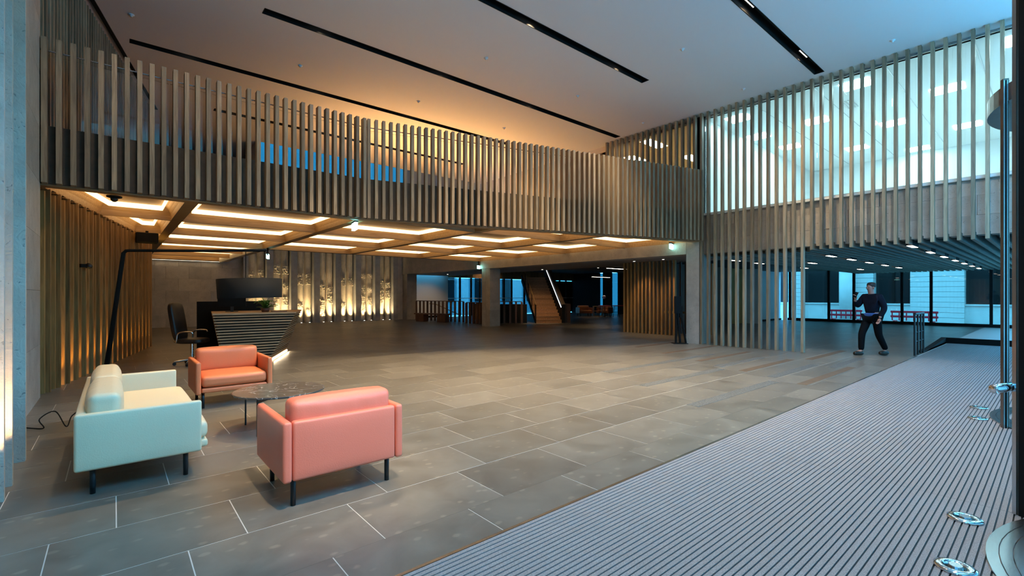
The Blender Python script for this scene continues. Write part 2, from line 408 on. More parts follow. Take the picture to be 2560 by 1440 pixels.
for i, (y, a, b) in enumerate(slots):
    t = thing('lighting_slot', ['long black recessed lighting slot starting at far left above the balcony', 'longest black recessed lighting slot crossing the middle of the ceiling', 'black recessed lighting slot with three bright lamps at top centre', 'black recessed lighting slot at top right ending at the slatted screen', 'black recessed lighting slot behind the balcony, seen between its slats', 'black recessed lighting slot over the entrance mat'][i], 'ceiling light', ((a+b)/2, y, ZC+.02), group='recessed lighting slots')
    m = MB(); zt = ZC+.22
    m.box((a, y-SW, zt), (b, y+SW, zt+.02)); m.box((a, y-SW-.008, ZC-.004), (b, y-SW+.006, zt)); m.box((a, y+SW-.006, ZC-.004), (b, y+SW+.008, zt))
    m.box((a-.006, y-SW, ZC-.004), (a+.006, y+SW, zt)); m.box((b-.006, y-SW, ZC-.004), (b+.006, y+SW, zt))
    m.obj('trough', MATTB, t)
    n = 4
    for k in range(n):
        x = a+(b-a)*(.10+.8*k/(n-1))
        lb = MB().box((x-.26, y-.04, ZC+.1), (x+.26, y+.04, zt)).obj('lamp_body', MATTB, t)
        d = MB()
        for q in range(10): d.box((x-.235+q*.048, y-.009, ZC+.094), (x-.215+q*.048, y+.009, ZC+.1))
        d.obj('lamp_lens', SPOTLENS, lb)
        if i != 4:
            if i == 2: light('added_wash', 'SPOT', (x, y, ZC+.05), 260, (1, .74, .45), t, spot_size=R(80), spot_blend=.9, shadow_soft_size=.1, target=(x+.3, 9.4 if x < 4 else 8.4, 3.6))  # extra spot, added to warm the balcony slats
            if i in (3, 5) and k > 1: light('added_wash', 'SPOT', (x, y, ZC+.05), 260, (1, .76, .48), t, spot_size=R(80), spot_blend=.9, shadow_soft_size=.1, target=(13.2, y+.5, 3.2))  # extra spots, added to warm the tall slatted screen
            acc = {(5, 0): (1.3, 3.45, .45), (3, 0): (1.25, 7.3, .4), (2, 0): (.2, 5.5, .4)}.get((i, k))
            if acc: light('added_accent', 'SPOT', (x+.5, y, ZC+.05), {5: 1700, 3: 900, 2: 600}[i], (1, .74, .46), t, spot_size=R(19 if i == 5 else 26), spot_blend=.9, shadow_soft_size=.06, target=acc)  # extra narrow spots, added to brighten the pink, orange and cream seats
            if (i, k) == (3, 0): light('added_accent', 'SPOT', (x+.4, y, ZC+.05), 1100, (1, .74, .44), t, spot_size=R(17), spot_blend=.9, shadow_soft_size=.06, target=(2.4, 11.3, .65))  # extra spot, added to brighten the desk front
            light('slot_spot', 'SPOT', (x, y, ZC+.06), [(40, 60, 60, 60), (150, 200, 250, 250), (110, 2100, 2900, 850), (520, 1300, 1000, 420), (0,)*4, (260, 380, 330, 300)][i][k], (1, .74, .42), t, spot_size=R(84), spot_blend=.9, shadow_soft_size=.12, target=(x, y, 0))
# detectors / sprinklers
dm = MB().lathe([(.0, -.045), (.02, -.045), (.022, -.02), (.045, -.016), (.05, 0)], 16).mesh('sprinkler_head', CEIL, True)
spr = [(.25, 11.55), (3.32, 11.55), (6.42, 11.55), (9.54, 11.6), (6.42, 8.45), (9.52, 8.45), (12.55, 8.45), (9.45, 5.36), (12.48, 5.36), (12.5, 2.3)]
spl = ['at far left above the balcony', 'second from the left above the balcony', 'third from the left above the balcony', 'rightmost of the row above the balcony', 'left of the middle row', 'centre of the middle row', 'in the middle row near the corner of balcony and screen', 'between the top centre slot and the top right slot', 'close to the tall slatted screen', 'at top right nearest the entrance']
for (x, y), s in zip(spr, spl):
    o = link('sprinkler_head', dm, None, (x, y, ZC)); tag(o, 'small white ceiling sprinkler head '+s, 'sprinkler', 'ceiling sprinkler heads')
# ---------------------------------------------------------------- left stone pier with fins, then slatted wall
wl = struct('wall_left', MB().box((-1.6, -.6, 0), (-.95, 9.42, ZC)), LIME, 'left limestone wall beside the entrance')
for j in range(9):
    for k, (y0, y1) in enumerate([(6.3, 7.9), (7.9, 9.38)]):
        z0 = j*.76; z1 = min(z0+.756, ZC)
        sh = .4 if (j % 2) else 0
        MB().box((-.95, y0+.003+(sh if k else 0), z0), (-.80, y1-.003+(0 if k else sh), z1)).obj('stone_panel', LIME, wl)
fm = MB().box((-.99, 0, .0), (-.59, .05, ZC-.01)).mesh('stone_fin', FIN)
for k in range(5):
    v = 4.12+.345*k+(.01 if k % 2 else 0)
    if k == 4: v = 5.86
    link('stone_fin', fm, wl, (0, v, 0))
    if k in (2, 3, 1):
        t = thing('floor_uplight', ['', 'small warm floor uplight at the foot of the leftmost stone fin', 'small warm floor uplight between the second and third stone fins', 'small warm floor uplight beside the last stone fin'][k], 'uplight', (-.68, v-.06, 0), group='uplights between the stone fins')
        MB().lathe([(.022, 0), (.022, .012), (.018, .014)], 12, (-.67, v-.07, 0)).obj('bezel', STEEL, t)
        light('fin_spot', 'SPOT', (-.62, v-.2, .03), 190, (1, .66, .30), t, spot_size=R(48), spot_blend=.9, shadow_soft_size=.02, target=(-.66, v, 1.5))
# slatted wall (two storeys) along a splayed line
SA = Vector((-.84, 9.60)); SD = Vector((.2175, .9761)); SL = 7.55
ang = math.atan2(SD.y, SD.x); SNv = Vector((SD.y, -SD.x))   # towards the room
def sp(s, off=0): p = SA+SD*s+SNv*off; return (p.x, p.y)
wls = struct('wall_left_rear', MB().wall(sp(-.3, -.12), sp(SL, -.12), .3, 0, ZC), BACKING, 'dark backing wall behind the oak slats at left')
sw = thing('slatted_wall', 'lower oak slatted wall with glowing recesses behind the white sofa', 'slatted wall', (*sp(SL/2), 0))
slat_a = MB().box((-.019, -.11, 0), (.019, .035, ZS-.06)).mesh('slat', WARMOAK)
slat_b = MB().box((-.017, -.11, 0), (.017, .07, ZS-.02)).mesh('slat_deep', WARMOAK)
glow_p = MB().box((-.05, -.115, .0), (.05, -.095, ZS-.05)).mesh('recess_panel', WARMOAK)
led = MB().box((-.035, -.085, .003), (.035, -.06, .02)).mesh('led_strip', LED_WARM)
rot = (0, 0, ang+math.pi)      # local +x against SD, local +y towards room?
rz = ang-math.pi              # local x = -SD, local y = (sin..)
nmod = 19; PM = .392
cap = MB().box((-.12, -.11, 0), (.12, .05, .02)).mesh('head_cap', WARMOAK)
for k in range(nmod):
    s0 = .12+k*PM
    if s0+.3 > SL: break
    for ds, me in ((.0, slat_a), (.10, slat_b), (.20, slat_a)):
        p = sp(s0+ds); link('slat', me, sw, (p[0], p[1], 0), (0, 0, rz))
    p = sp(s0+.1); link('head_cap', cap, sw, (p[0], p[1], ZS-.03), (0, 0, rz))
    p = sp(s0+.295); link('recess_panel', glow_p, sw, (p[0], p[1], 0), (0, 0, rz))
    if k > 0:
        link('led_strip', led, sw, (p[0], p[1], 0), (0, 0, rz))
        q1 = sp(s0+.295, -.015); q2 = sp(s0+.295, -.09)
        light('recess_spot', 'SPOT', (q1[0], q1[1], .04), 75, (1, .60, .11), sw, spot_size=R(44), spot_blend=.8, shadow_soft_size=.015, target=(q2[0], q2[1], .75))
su = thing('upper_slatted_wall', 'upper oak slatted wall above the balcony at far left', 'slatted wall', (*sp(SL/2), 3.9))
slu = MB().box((-.019, -.11, 3.9), (.019, .04, ZC-.06)).mesh('upper_slat', OAK)
for k in range(56):
    p = sp(.05+k*.133); link('slat', slu, su, (p[0], p[1], 0), (0, 0, rz))
MB().wall(sp(-.1, .16), sp(SL, .16), .07, ZC-.02, ZC+.0).obj('ceiling_gap', MATTB, su)
# ---------------------------------------------------------------- back wall with relief panels
struct('wall_left_outer', MB().box((-1.75, 9.42, -.1), (-1.6, 26.5, ZC+.3)).box((-1.7, 9.42, 0), (-.95, 9.6, ZC)), BACKING)
wb = struct('wall_back', MB().box((-1.7, 26.05, 0), (14.2, 26.5, 7.6)), LIME, 'limestone back wall')
for j in range(6):
    for k in range(5):
        x0 = .9+k*.86-(.4 if j % 2 else 0); x1 = x0+.855
        x0 = max(x0, .75); x1 = min(x1, 4.75)
        if x1-x0 > .1: MB().box((x0, 25.98-.004*((j*3+k*5) % 4), j*.55), (x1, 26.06, j*.55+.547)).obj('stone_block', LIME, wb)
ws = thing('wall_wash_light', 'thin warm light line along the top of the plain stone wall behind the desk', 'light fitting', (2.4, 25.8, 3.0))
MB().box((1.1, 25.74, 3.03), (3.8, 25.82, 3.06)).obj('housing', BACKING, ws); MB().box((1.12, 25.76, 3.022), (3.78, 25.8, 3.03)).obj('diffuser', emit('wash_led', (1, .85, .62), 2.6), ws)
rw = thing('relief_wall', 'carved limestone relief wall of lit pairs of pilasters beyond the desk', 'relief wall', (8.6, 25.9, 0))
CARVE = stone('carved_limestone', (.56, .49, .38), (.30, .25, .18), .7)
PLAINP = stone('plain_pilaster', (.40, .40, .39), (.25, .25, .24), .7)
pil = MB().lathe([(.17, 0), (.17, 7.4)], 14).mesh('carved_pilaster', CARVE, False)
def carve_mesh(h, seed):
    rr = random.Random(seed); m = MB()
    for _ in range(int(h*80)):
        x = rr.uniform(-.12, .12); z = rr.uniform(0, h); r = rr.uniform(.018, .042)
        m.ball((x, -math.sqrt(.17**2-x*x)-.012, z), (r*rr.uniform(.7, 1.6), r*1.1, r*rr.uniform(.7, 1.5)), 6, 4)
    return m.mesh('carving', CARVE)
carv = [carve_mesh(h, i) for i, h in enumerate([.32, .45, .6, .8, .95])]
hts = [.32, .45, .6, .8, .95]
patch_sets = [[(2.2, 1), (1.0, 1)], [(2.3, 1), (.2, 2)], [(2.55, 1), (.95, 2)], [(2.55, 1), (1.75, 0), (.95, 1)], [(2.0, 2), (.75, 0)], [(2.0, 2), (.4, 0)],
              [(1.7, 0), (.3, 4)], [(1.3, 2), (1.0, 1)], [(2.0, 1), (.7, 0)], [(2.0, 1)], [(2.4, 0), (1.6, 1), (.5, 4)], [(2.4, 0), (1.6, 0), (.9, 1)], [(1.9, 1), (1.0, 3)], [(1.9, 0), (1.3, 1)]]
for k in range(7):
    uc = 5.36+k*1.13
    for q, du in enumerate((-.20, .21)):
        pp = link('carved_pilaster', pil, rw, (uc+du, 25.98, 0))
        for z, c in patch_sets[k*2+q]: link('carving', carv[c], pp, (0, 0, z))
        u = thing('floor_uplight', 'small bright floor uplight, %s of the %s lit pair from the left' % (('left', 'right')[q], ('first', 'second', 'third', 'fourth', 'fifth', 'sixth', 'seventh')[k]), 'uplight', (uc+du, 25.62, 0), group='uplights along the relief wall')
        bz = MB().lathe([(.05, 0), (.05, .015), (.04, .018)], 12, (uc+du, 25.62, 0)).obj('bezel', STEEL, u)
        MB().lathe([(.036, .018), (.036, .022)], 12, (uc+du, 25.62, 0)).obj('lens', SPOTLENS, bz)
        light('relief_spot', 'SPOT', (uc+du, 25.52, .04), 300, (1, .72, .36), u, spot_size=R(64), spot_blend=1, shadow_soft_size=.03, target=(uc+du, 25.80, 1.0))
    MB().box((uc+.41, 25.55, 0), (uc+.71, 26.06, 7.4)).obj('plain_pilaster', PLAINP, rw)
MB().box((4.75, 25.6, 0), (4.97, 26.06, 7.4)).obj('plain_pilaster', PLAINP, rw)
# atrium shaft above
struct('wall_atrium', MB().box((3.75, 18.2, ZC-.02), (3.9, 26.2, 10.2)).box((3.75, 18.05, ZC+.28), (XR+.6, 18.2, 10.2)).box((XR+.45, 18.2, 3.9), (XR+.6, 26.2, 10.2)).box((3.78, 18.2, 3.0), (3.9, 26.0, ZC)), WHITE, 'atrium shaft wall')
struct('ceiling_atrium', MB().box((3.8, 18.1, 10.2), (XR+.5, 19.2, 10.3)).box((3.8, 22.0, 10.2), (XR+.5, 26.3, 10.3)).box((3.8, 19.2, 10.2), (6, 22, 10.3)).box((11, 19.2, 10.2), (XR+.5, 22, 10.3)), WHITE)  # unseen roof, closed around a small rooflight to cut the blue light below
o = MB().box((6, 19.2, 10.2), (11, 22, 10.23)).obj('window_1', BLUEGLASS); o['kind'] = 'structure'
o = MB().box((3.9, 26.2, 7.6), (XR+.45, 26.23, 10.2)).obj('window_2', BLUEGLASS); o['kind'] = 'structure'
# ---------------------------------------------------------------- beam line at right rear
wr = struct('trim_1', MB().box((13.2, 7.35, 2.69), (13.75, 26.05, 3.9)), CONC, 'pale stone beam over the openings to the lounge')
c1 = tag(MB().box((13.2, 6.95, 0), (13.85, 7.36, 3.9)).obj('stone_pillar', CONC), 'pale stone pillar at the corner beside the tall slats', 'pillar')
col = thing('stone_column', 'free-standing stone column in front of the far staircase', 'column', (13.5, 17.4, 0))
for k, (z0, z1) in enumerate([(0, .75), (.752, 1.1), (1.102, 2.1), (2.102, 2.69)]):
    MB().box((13.22, 17.1, z0), (13.82, 17.42, z1)).obj('stone_drum', CONC, col); MB().box((13.22, 17.43, z0), (13.82, 17.72, z1)).obj('stone_drum', CONC, col)
tag(MB().box((13.26, 25.2, 0), (13.9, 26.04, 2.69)).obj('stone_pier', CONC), 'stone pier ending the relief wall', 'pier')
struct('wall_back_pier', MB().box((12.95, 25.75, 0), (13.25, 26.05, 7.4)), LIME)
# ---------------------------------------------------------------- coffered soffit
sof = thing('coffered_soffit', 'glowing oak coffered ceiling under the balcony', 'ceiling', (6, 13, ZS), kind='structure')
del sof['category']
def inset(poly, d):
    n = len(poly); out = []
    A = sum(poly[i][0]*poly[(i+1)%n][1]-poly[(i+1)%n][0]*poly[i][1] for i in range(n))
    if A < 0: poly = poly[::-1]
    P = [Vector(p) for p in poly]
    for i in range(n):
        a, b, c = P[i-1], P[i], P[(i+1) % n]
        e1 = (b-a).normalized(); e2 = (c-b).normalized(); n1 = Vector((-e1.y, e1.x)); n2 = Vector((-e2.y, e2.x))
        k = 1+n1.dot(n2); k = max(k, .35)
        out.append(b+(n1+n2)*d/k)
    return [(p.x, p.y) for p in out]
def area(p): return abs(sum(p[i][0]*p[(i+1)%len(p)][1]-p[(i+1)%len(p)][0]*p[i][1] for i in range(len(p))))/2
def coffer(poly, power=1):
    mind = min((Vector(poly[i])-Vector(poly[(i+1) % len(poly)])).length for i in range(len(poly)))
    s = min(1, mind/2.2)
    rings = [(.0, 0.0), (.012, .10), (.04, .18), (.08, .24), (.11, .262)]
    loops = [[(x, y, ZS+z) for x, y in inset(poly, d)] for d, z in rings]
    m = MB(); n = len(poly); vs = [p for L in loops for p in L]; fs = []
    for k in range(len(loops)-1):
        for i in range(n):
            fs.append((k*n+i, k*n+n+i, k*n+n+(i+1) % n, k*n+(i+1) % n))
    m.add(vs, fs); c = m.obj('coffer', COFFER, sof)
    a, b = inset(poly, .15), inset(poly, .17); lid = inset(poly, .11)
    z0, z1 = ZS+.165, ZS+.262
    MB().add([(x, y, z) for z in (z0, z1) for L in (a, b) for x, y in L],
             [(i, (i+1) % n, 2*n+(i+1) % n, 2*n+i) for i in range(n)]+[(n+i, 3*n+i, 3*n+(i+1) % n, n+(i+1) % n) for i in range(n)]+[(i, n+i, n+(i+1) % n, (i+1) % n) for i in range(n)]).obj('light_cove', LAMP_WARM, c)
    MB().prism(lid, ZS+.262, ZS+.28).obj('coffer_lid', COFFER, c)
US = [1.02, 4.0, 7.03, 10.12, 13.2]; VS = [12.35, 15.1, 17.85, 20.55, 23.25, 25.9]
BWu, BWv = .10, .035
def fy(u):   # front line
    if u <= K1[0]: return K1[1]+.24
    return K1[1]+(K2[1]-K1[1])*(u-K1[0])/(K2[0]-K1[0])+.24
def wx(v): return SA.x+SD.x*(v-SA.y)/SD.y+.03
rowv = [None]+VS
def quad(u0, u1, va, vb):
    return [(u0, va(u0) if callable(va) else va), (u1, va(u1) if callable(va) else va), (u1, vb), (u0, vb)]
cells = []
for j in range(3):     # left sliver
    va = fy(0) if j == 0 else VS[j-1]+BWv; vb = VS[j]-BWv
    cells.append([(wx(va), va), (US[0]-BWu, va), (US[0]-BWu, vb), (min(wx(vb), US[0]-BWu-.12), vb)])
for j in range(6):     # first column goes all the way back
    va = fy(2) if j == 0 else VS[j-1]+BWv; cells.append(quad(US[0]+BWu, US[1]-BWu, va, VS[j]-BWv))
for i in range(1, 4):
    u0, u1 = US[i]+BWu, US[i+1]-(BWu if i < 3 else .0)
    V0 = 9.62
    if fy(u0) < V0-.25 or i > 1:
        cells.append([(u0, fy(u0)), (u1, fy(u1)), (u1, V0-BWv), (u0, V0-BWv)] if i > 1 else [(u0+.5, fy(u0+.5)), (u1, fy(u1)), (u1, V0-BWv), (u0+.5, V0-BWv)])
    for j in range(3):
        va = V0+BWv if j == 0 else VS[j-1]+BWv
        if i == 1 and j == 0: va = 9.66+BWv
        cells.append(quad(u0, u1, va, VS[j]-BWv))
for c in cells:
    if area(c) > .25: coffer(c)
def fb(u0, u1, v0, v1, h=.10): return MB().box((u0, v0, ZS-.004), (u1, v1, ZS+h))
for i, u in enumerate(US[:4]):
    v0 = fy(u); v1 = 26.0 if i < 2 else 18.0
    fb(u-BWu, u+BWu, v0, v1, .3).obj('main_beam', COFFER, sof)
for j, v in enumerate(VS):
    fb(wx(v) if j < 3 else US[0], XR if j < 3 else US[1], v-BWv-.0, v+BWv, .3).obj('cross_beam', COFFER, sof)
fb(4.4, XR, 9.62-BWv, 9.62+BWv, .3).obj('cross_beam', COFFER, sof)
MB().prism([(K0[0], K0[1]+.06), (K1[0], K1[1]+.06), (K2[0]+.1, K2[1]+.03), (K2[0]+.1, K2[1]+.27), (K1[0], K1[1]+.25), (K0[0], K0[1]+.25)][::-1], ZS-.02, ZS+.14).obj('edge_beam', COFFER, sof)
fb(US[1]-.1, XR, 17.85+.0, 18.05, .5).obj('edge_beam', COFFER, sof)
# slab above the soffit
slab = struct('floor_upper', MB().prism([(-1.2, 9.55), (K1[0], 9.55), (K2[0]+.1, 7.05), (XR+.4, 7.05), (XR+.4, 18.2), (3.9, 18.2), (3.9, 26), (-1.2, 26)], 3.62, 3.88), BACKING, 'upper floor slab')
# ---------------------------------------------------------------- balcony
bal = thing('balcony', 'oak slatted balcony front with glass balustrade spanning the lobby', 'balcony', (5, 9.4, ZS))
MB().wall(K0, K1, .04, ZS, 3.88).obj('parapet_panel', BACKING, bal)
MB().wall(K1, K2, .04, ZS, 3.88).obj('parapet_panel', BACKING, bal)
for a, b in ((K0, K1), (K1, K2)):
    d = (Vector(b)-Vector(a)); L = d.length; d.normalize(); n = max(1, round(L/1.55))
    for k in range(n):
        p = Vector(a)+d*(L*k/n+.01); q = Vector(a)+d*(L*(k+1)/n-.01); off = Vector((-d.y, d.x))*.10
        MB().wall((p.x+off.x, p.y+off.y), (q.x+off.x, q.y+off.y), .012, 3.88, 4.93).obj('glass_pane', GLASS, bal)
    off = Vector((-d.y, d.x))*.05
    MB().tube([(a[0]+off.x, a[1]+off.y, 4.975), (b[0]+off.x, b[1]+off.y, 4.975)], .011, 8).obj('handrail', STEEL, bal)
bsl = MB().box((-.031, -.135, ZS-.005), (.031, 0, 5.10)).mesh('slat', OAK)
def slats_along(a, b, first, pitch, parent, me):
    d = (Vector(b)-Vector(a)); L = d.length; d.normalize(); an = math.atan2(d.y, d.x); s = first; n = 0
    while s < L:
        p = Vector(a)+d*s; link('slat', me, parent, (p.x, p.y, 0), (0, 0, an)); s += pitch; n += 1
    return n
slats_along(K0, K1, .195, .1512, bal, bsl)
slats_along(K1, K2, .07, .1512, bal, bsl)
# upper room: far surfaces and an unseen uplight added to warm the ceiling
cv = thing('added_uplight', 'added warm uplight, unseen on the upper landing, tinting the ceiling', 'light fitting', (8, 14.0, 3.9))
MB().box((5.5, 14.9, 3.88), (12.6, 15.1, 3.98)).obj('housing', BACKING, cv)
light('added_uplight_area', 'AREA', (9.2, 14.9, 4.05), 430, (1, .50, .17), cv, shape='RECTANGLE', size=7, size_y=.4, target=(9.2, 14.2, ZC))
# ---------------------------------------------------------------- tall right screen
scr = thing('tall_slatted_screen', 'tall oak slatted screen in front of the glazed offices at right', 'screen', (XR, 3, 0))
tall = MB().box((-.06, -.03, .005), (.06, .03, ZC-.005)).mesh('tall_slat', OAK)
upper = MB().box((-.06, -.03, 3.9), (.06, .03, ZC-.005)).mesh('upper_slat', OAK)
bent = MB()
bent.box((-.06, -.03, 2.58), (.06, .03, ZC-.005))
bent = bent.mesh('bent_slat', OAK)
for k in range(32):
    v = 6.89-.205*k
    link('slat', tall if k < 14 else bent, scr, (XR, v, 0))
for k in range(1, 18): link('slat', upper, scr, (XR, 6.89+.205*k, 0))
fas = struct('wall_right', MB().box((XR+.24, -.6, 2.69), (XR+.55, 6.95, 3.86)), CONC, 'stone fascia behind the tall slats')
for j in range(3):
    k = 0; v = -.6-(.5 if j % 2 else 0)
    while v < 6.9:
        a, b = max(v, -.6), min(v+1.1, 6.93)
        MB().box((XR+.20-.004*((j+k) % 3), a+.002, 2.69+j*.405), (XR+.25, b-.002, 2.69+j*.405+.402)).obj('stone_panel', LIME, fas); v += 1.104; k += 1
w3 = thing('window_3', 'glazing of the upper offices', None, (XR+.3, 3, 3.9), kind='structure')
v = -.5
while v < 6.9:
    MB().box((XR+.32, v, 3.86), (XR+.335, min(v+1.5, 6.95), ZC)).obj('pane', GLASS, w3); v += 1.503
# offices behind
def room(n, x0, x1, y0, y1, z0, z1, wallm, ceilm):
    struct('wall_%s_far' % n, MB().box((x1, y0, z0), (x1+.1, y1, z1)), wallm)
    struct('wall_%s_side' % n, MB().box((x0, y1, z0), (x1, y1+.1, z1)), wallm)
    struct('wall_%s_near' % n, MB().box((x0, y0-.1, z0), (x1, y0, z1)), wallm)
    struct('floor_%s' % n, MB().box((x0-.3, y0, z0-.06), (x1, y1, z0)), wallm)
    struct('ceiling_%s' % n, MB().box((x0-.05, y0, z1), (x1, y1, z1+.08)), ceilm)
OFFW = plain('office_white', (.82, .86, .86), .7); WARMW = plain('warm_office_wall', (.80, .72, .52), .7)
struct('trim_2', MB().box((XR+.345, -.7, 6.79), (XR+.46, 14.2, 7.15)), OFFW if False else WHITE, 'pale bulkhead strip above the office glazing')
room('office', XR+.42, 23.0, -.6, 7.0, 3.88, 6.79, OFFW, OFFW)
room('meeting', XR+.42, 19.0, 7.12, 14.0, 3.88, 6.79, WARMW, WARMW)
panel = MB().box((-.3, -.3, -.012), (.3, .3, 0)).mesh('light_panel', LED_COOL)
opos = [(14.3, 3.36), (16.4, 1.9), (16.35, 4.85), (18.4, 3.36), (20.4, 1.9), (18.5, 6.3), (20.5, 4.8), (14.35, 6.3), (14.35, .45), (18.4, .45), (22.3, 3.36), (16.5, 6.6)]
desc = ['over the screen, largest in view', 'right of centre, second row', 'left of centre, second row', 'centre of the third row', 'far right by the door post', 'left of the third row', 'middle of the fourth row', 'near the dark corner post', 'nearest the entrance front', 'rear right by the entrance front', 'farthest from the screen', 'beside the partition']
for (x, y), s in zip(opos, desc):
    o = link('office_light', panel, None, (x, y, 6.788)); tag(o, 'square white office ceiling light '+s, 'ceiling light', 'office ceiling lights')
wpan = MB().box((-.55, -.2, -.012), (.55, .2, 0)).mesh('light_panel', LED_WARMOFF)
for (x, y), s in zip([(14.5, 9.3), (15.6, 10.8), (17.2, 9.3)], ['nearest the slats', 'low behind the balcony top', 'deepest in the room']):
    o = link('office_light', wpan, None, (x, y, 6.788)); tag(o, 'oblong warm ceiling light in the cream meeting room, '+s, 'ceiling light', 'meeting room lights')
vent = thing('ceiling_vent', 'slotted air vent in the white office ceiling', 'vent', (15.6, 3.9, 6.7))
for q in range(4): MB().box((15.3, 3.7+q*.07, 6.775), (16.0, 3.73+q*.07, 6.79)).obj('vent_slot', STEEL, vent)
# grey grid lines of the office ceiling
ct = thing('ceiling_grid', 'thin grid lines of the white office ceiling', None, (18, 3, 6.7), kind='structure')
for q in range(6): MB().box((XR+.5, -.3+q*1.47, 6.782), (23, -.285+q*1.47, 6.792)).obj('grid_bar', STEEL, ct)
# dark corner post and meeting room door frame
cp = tag(MB().box((XR+.2, 6.96, 3.88), (XR+.41, 7.28, ZC)).obj('corner_post', MATTB), 'black post between the white office and the cream meeting room', 'post')
w4 = thing('window_4', 'glazing of the cream meeting room', None, (XR+.3, 9, 3.9), kind='structure')
for q in range(4): MB().box((XR+.32, 7.3+q*.82, 3.88), (XR+.335, 8.1+q*.82, ZC)).obj('pane', GLASS, w4)
df = thing('door_1', 'bronze framed doorway on the upper floor behind the balcony', None, (XR+.3, 11.7, 3.9), kind='structure')
MB().box((XR+.25, 10.65, 3.88), (XR+.40, 10.80, 6.62)).obj('door_frame', BRONZE, df); MB().box((XR+.25, 12.6, 3.88), (XR+.40, 12.75, 6.62)).obj('door_frame', BRONZE, df)
MB().box((XR+.25, 10.65, 6.48), (XR+.40, 12.75, 6.62)).obj('door_frame', BRONZE, df)
struct('wall_right_upper', MB().box((XR+.25, 12.75, 3.88), (XR+.4, 18.2, ZC)).box((XR+.25, 10.65, 6.62), (XR+.4, 12.75, ZC)), WALLW)
# ---------------------------------------------------------------- under the mezzanine: baffle ceiling, lights
struct('ceiling_lower', MB().box((XR+.55, -.8, 2.80), (30, 10.9, 2.95)).box((16.6, 10.9, 3.25), (30, 27.3, 3.4)).box((16.6, 10.9, 2.74), (30, 16.5, 2.9)).box((13.75, 7.36, 2.74), (16.6, 26.0, 3.4)), plain('dark_ceiling', (.05, .045, .04), .8), 'dark low ceiling beyond the screen')
struct('ceiling_lounge', MB().box((13.75, 7.36, 2.71), (16.6, 26.0, 2.74)), plain('grey_ceiling', (.30, .27, .24), .8), 'low grey ceiling behind the stone beam')
bf = thing('baffle_ceiling', 'rows of oak ceiling baffles running back from the tall screen', 'baffles', (21, 4, 2.6))
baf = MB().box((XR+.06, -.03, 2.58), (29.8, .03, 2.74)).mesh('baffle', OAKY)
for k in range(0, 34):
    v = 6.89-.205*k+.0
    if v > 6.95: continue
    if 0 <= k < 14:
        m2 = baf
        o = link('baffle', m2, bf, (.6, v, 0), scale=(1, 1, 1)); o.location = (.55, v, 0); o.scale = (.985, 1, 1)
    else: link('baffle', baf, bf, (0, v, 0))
ul = [(15.6, 4.25), (17.6, 4.25), (19.7, 4.25), (21.9, 4.25), (24.2, 4.25), (13.9, 2.2), (16.2, 2.2), (18.4, 2.2), (20.6, 2.2), (22.8, 2.2), (25.0, 2.2), (27.3, 2.2), (15.2, 6.8), (17.2, 6.85), (18.5, 5.6), (21.5, 6.8), (24.5, 5.6)]
lm = MB().box((-.33, -.06, -.012), (.33, .06, .16)).mesh('linear_light', MATTB)
ll = MB().box((-.32, -.05, -.018), (.32, .05, -.012)).mesh('diffuser', LED_NEUT)
ud = ['first of the left row', 'second of the left row', 'third of the left row', 'fourth of the left row', 'last of the left row', 'first of the right row, largest', 'second of the right row', 'third of the right row', 'fourth of the right row', 'fifth of the right row', 'sixth of the right row', 'last of the right row by the windows', 'first behind the floor-standing slats', 'second behind the floor-standing slats', 'between the two rows, near', 'beside the timber wall', 'between the rows, near the windows']
for (x, y), s in zip(ul, ud):
    t = thing('linear_light', 'short bright light between the baffles, '+s, 'ceiling light', (x, y, 2.575), group='linear lights under the mezzanine', world=False)
    link('housing', lm, t); link('diffuser', ll, t)
# ---------------------------------------------------------------- window wall at the far right
ww = thing('window_5', 'black framed window wall to the street', None, (29.9, 5, 0), kind='structure')
mul = [10.2, 8.26, 7.12, 5.13, 4.04, 2.02, .95, -.8]
for v in mul: MB().box((29.82, v-.05, 0), (29.98, v+.05, 2.8)).obj('mullion', MATTB, ww)
MB().box((29.8, -.9, 0), (29.98, 10.3, .14)).obj('sill', MATTB, ww)
for a, b in zip(mul[:-1], mul[1:]): MB().box((29.88, b+.05, .14), (29.9, a-.05, 2.8)).obj('pane', SUNGLASS, ww)
# timber and white walls in the background
tw = thing('timber_wall', 'brown timber panelled wall seen between the floor slats', 'wall panelling', (22, 10.8, 0))
for k in range(12): MB().box((16.2+k*.8, 10.72-.01*(k % 2), 0), (16.99+k*.8, 10.85, 2.8)).obj('timber_panel', WARMOAK if k > 8 else DARKOAK, tw)
struct('wall_white', MB().box((25.9, 10.7, .1), (29.9, 10.85, 2.8)), WHITE); struct('baseboard_white', MB().box((25.9, 10.66, 0), (29.9, 10.84, .1)), MATTB)
struct('wall_white_end', MB().box((24.9, 9.9, 0), (25.2, 10.7, 2.8)), WHITE)
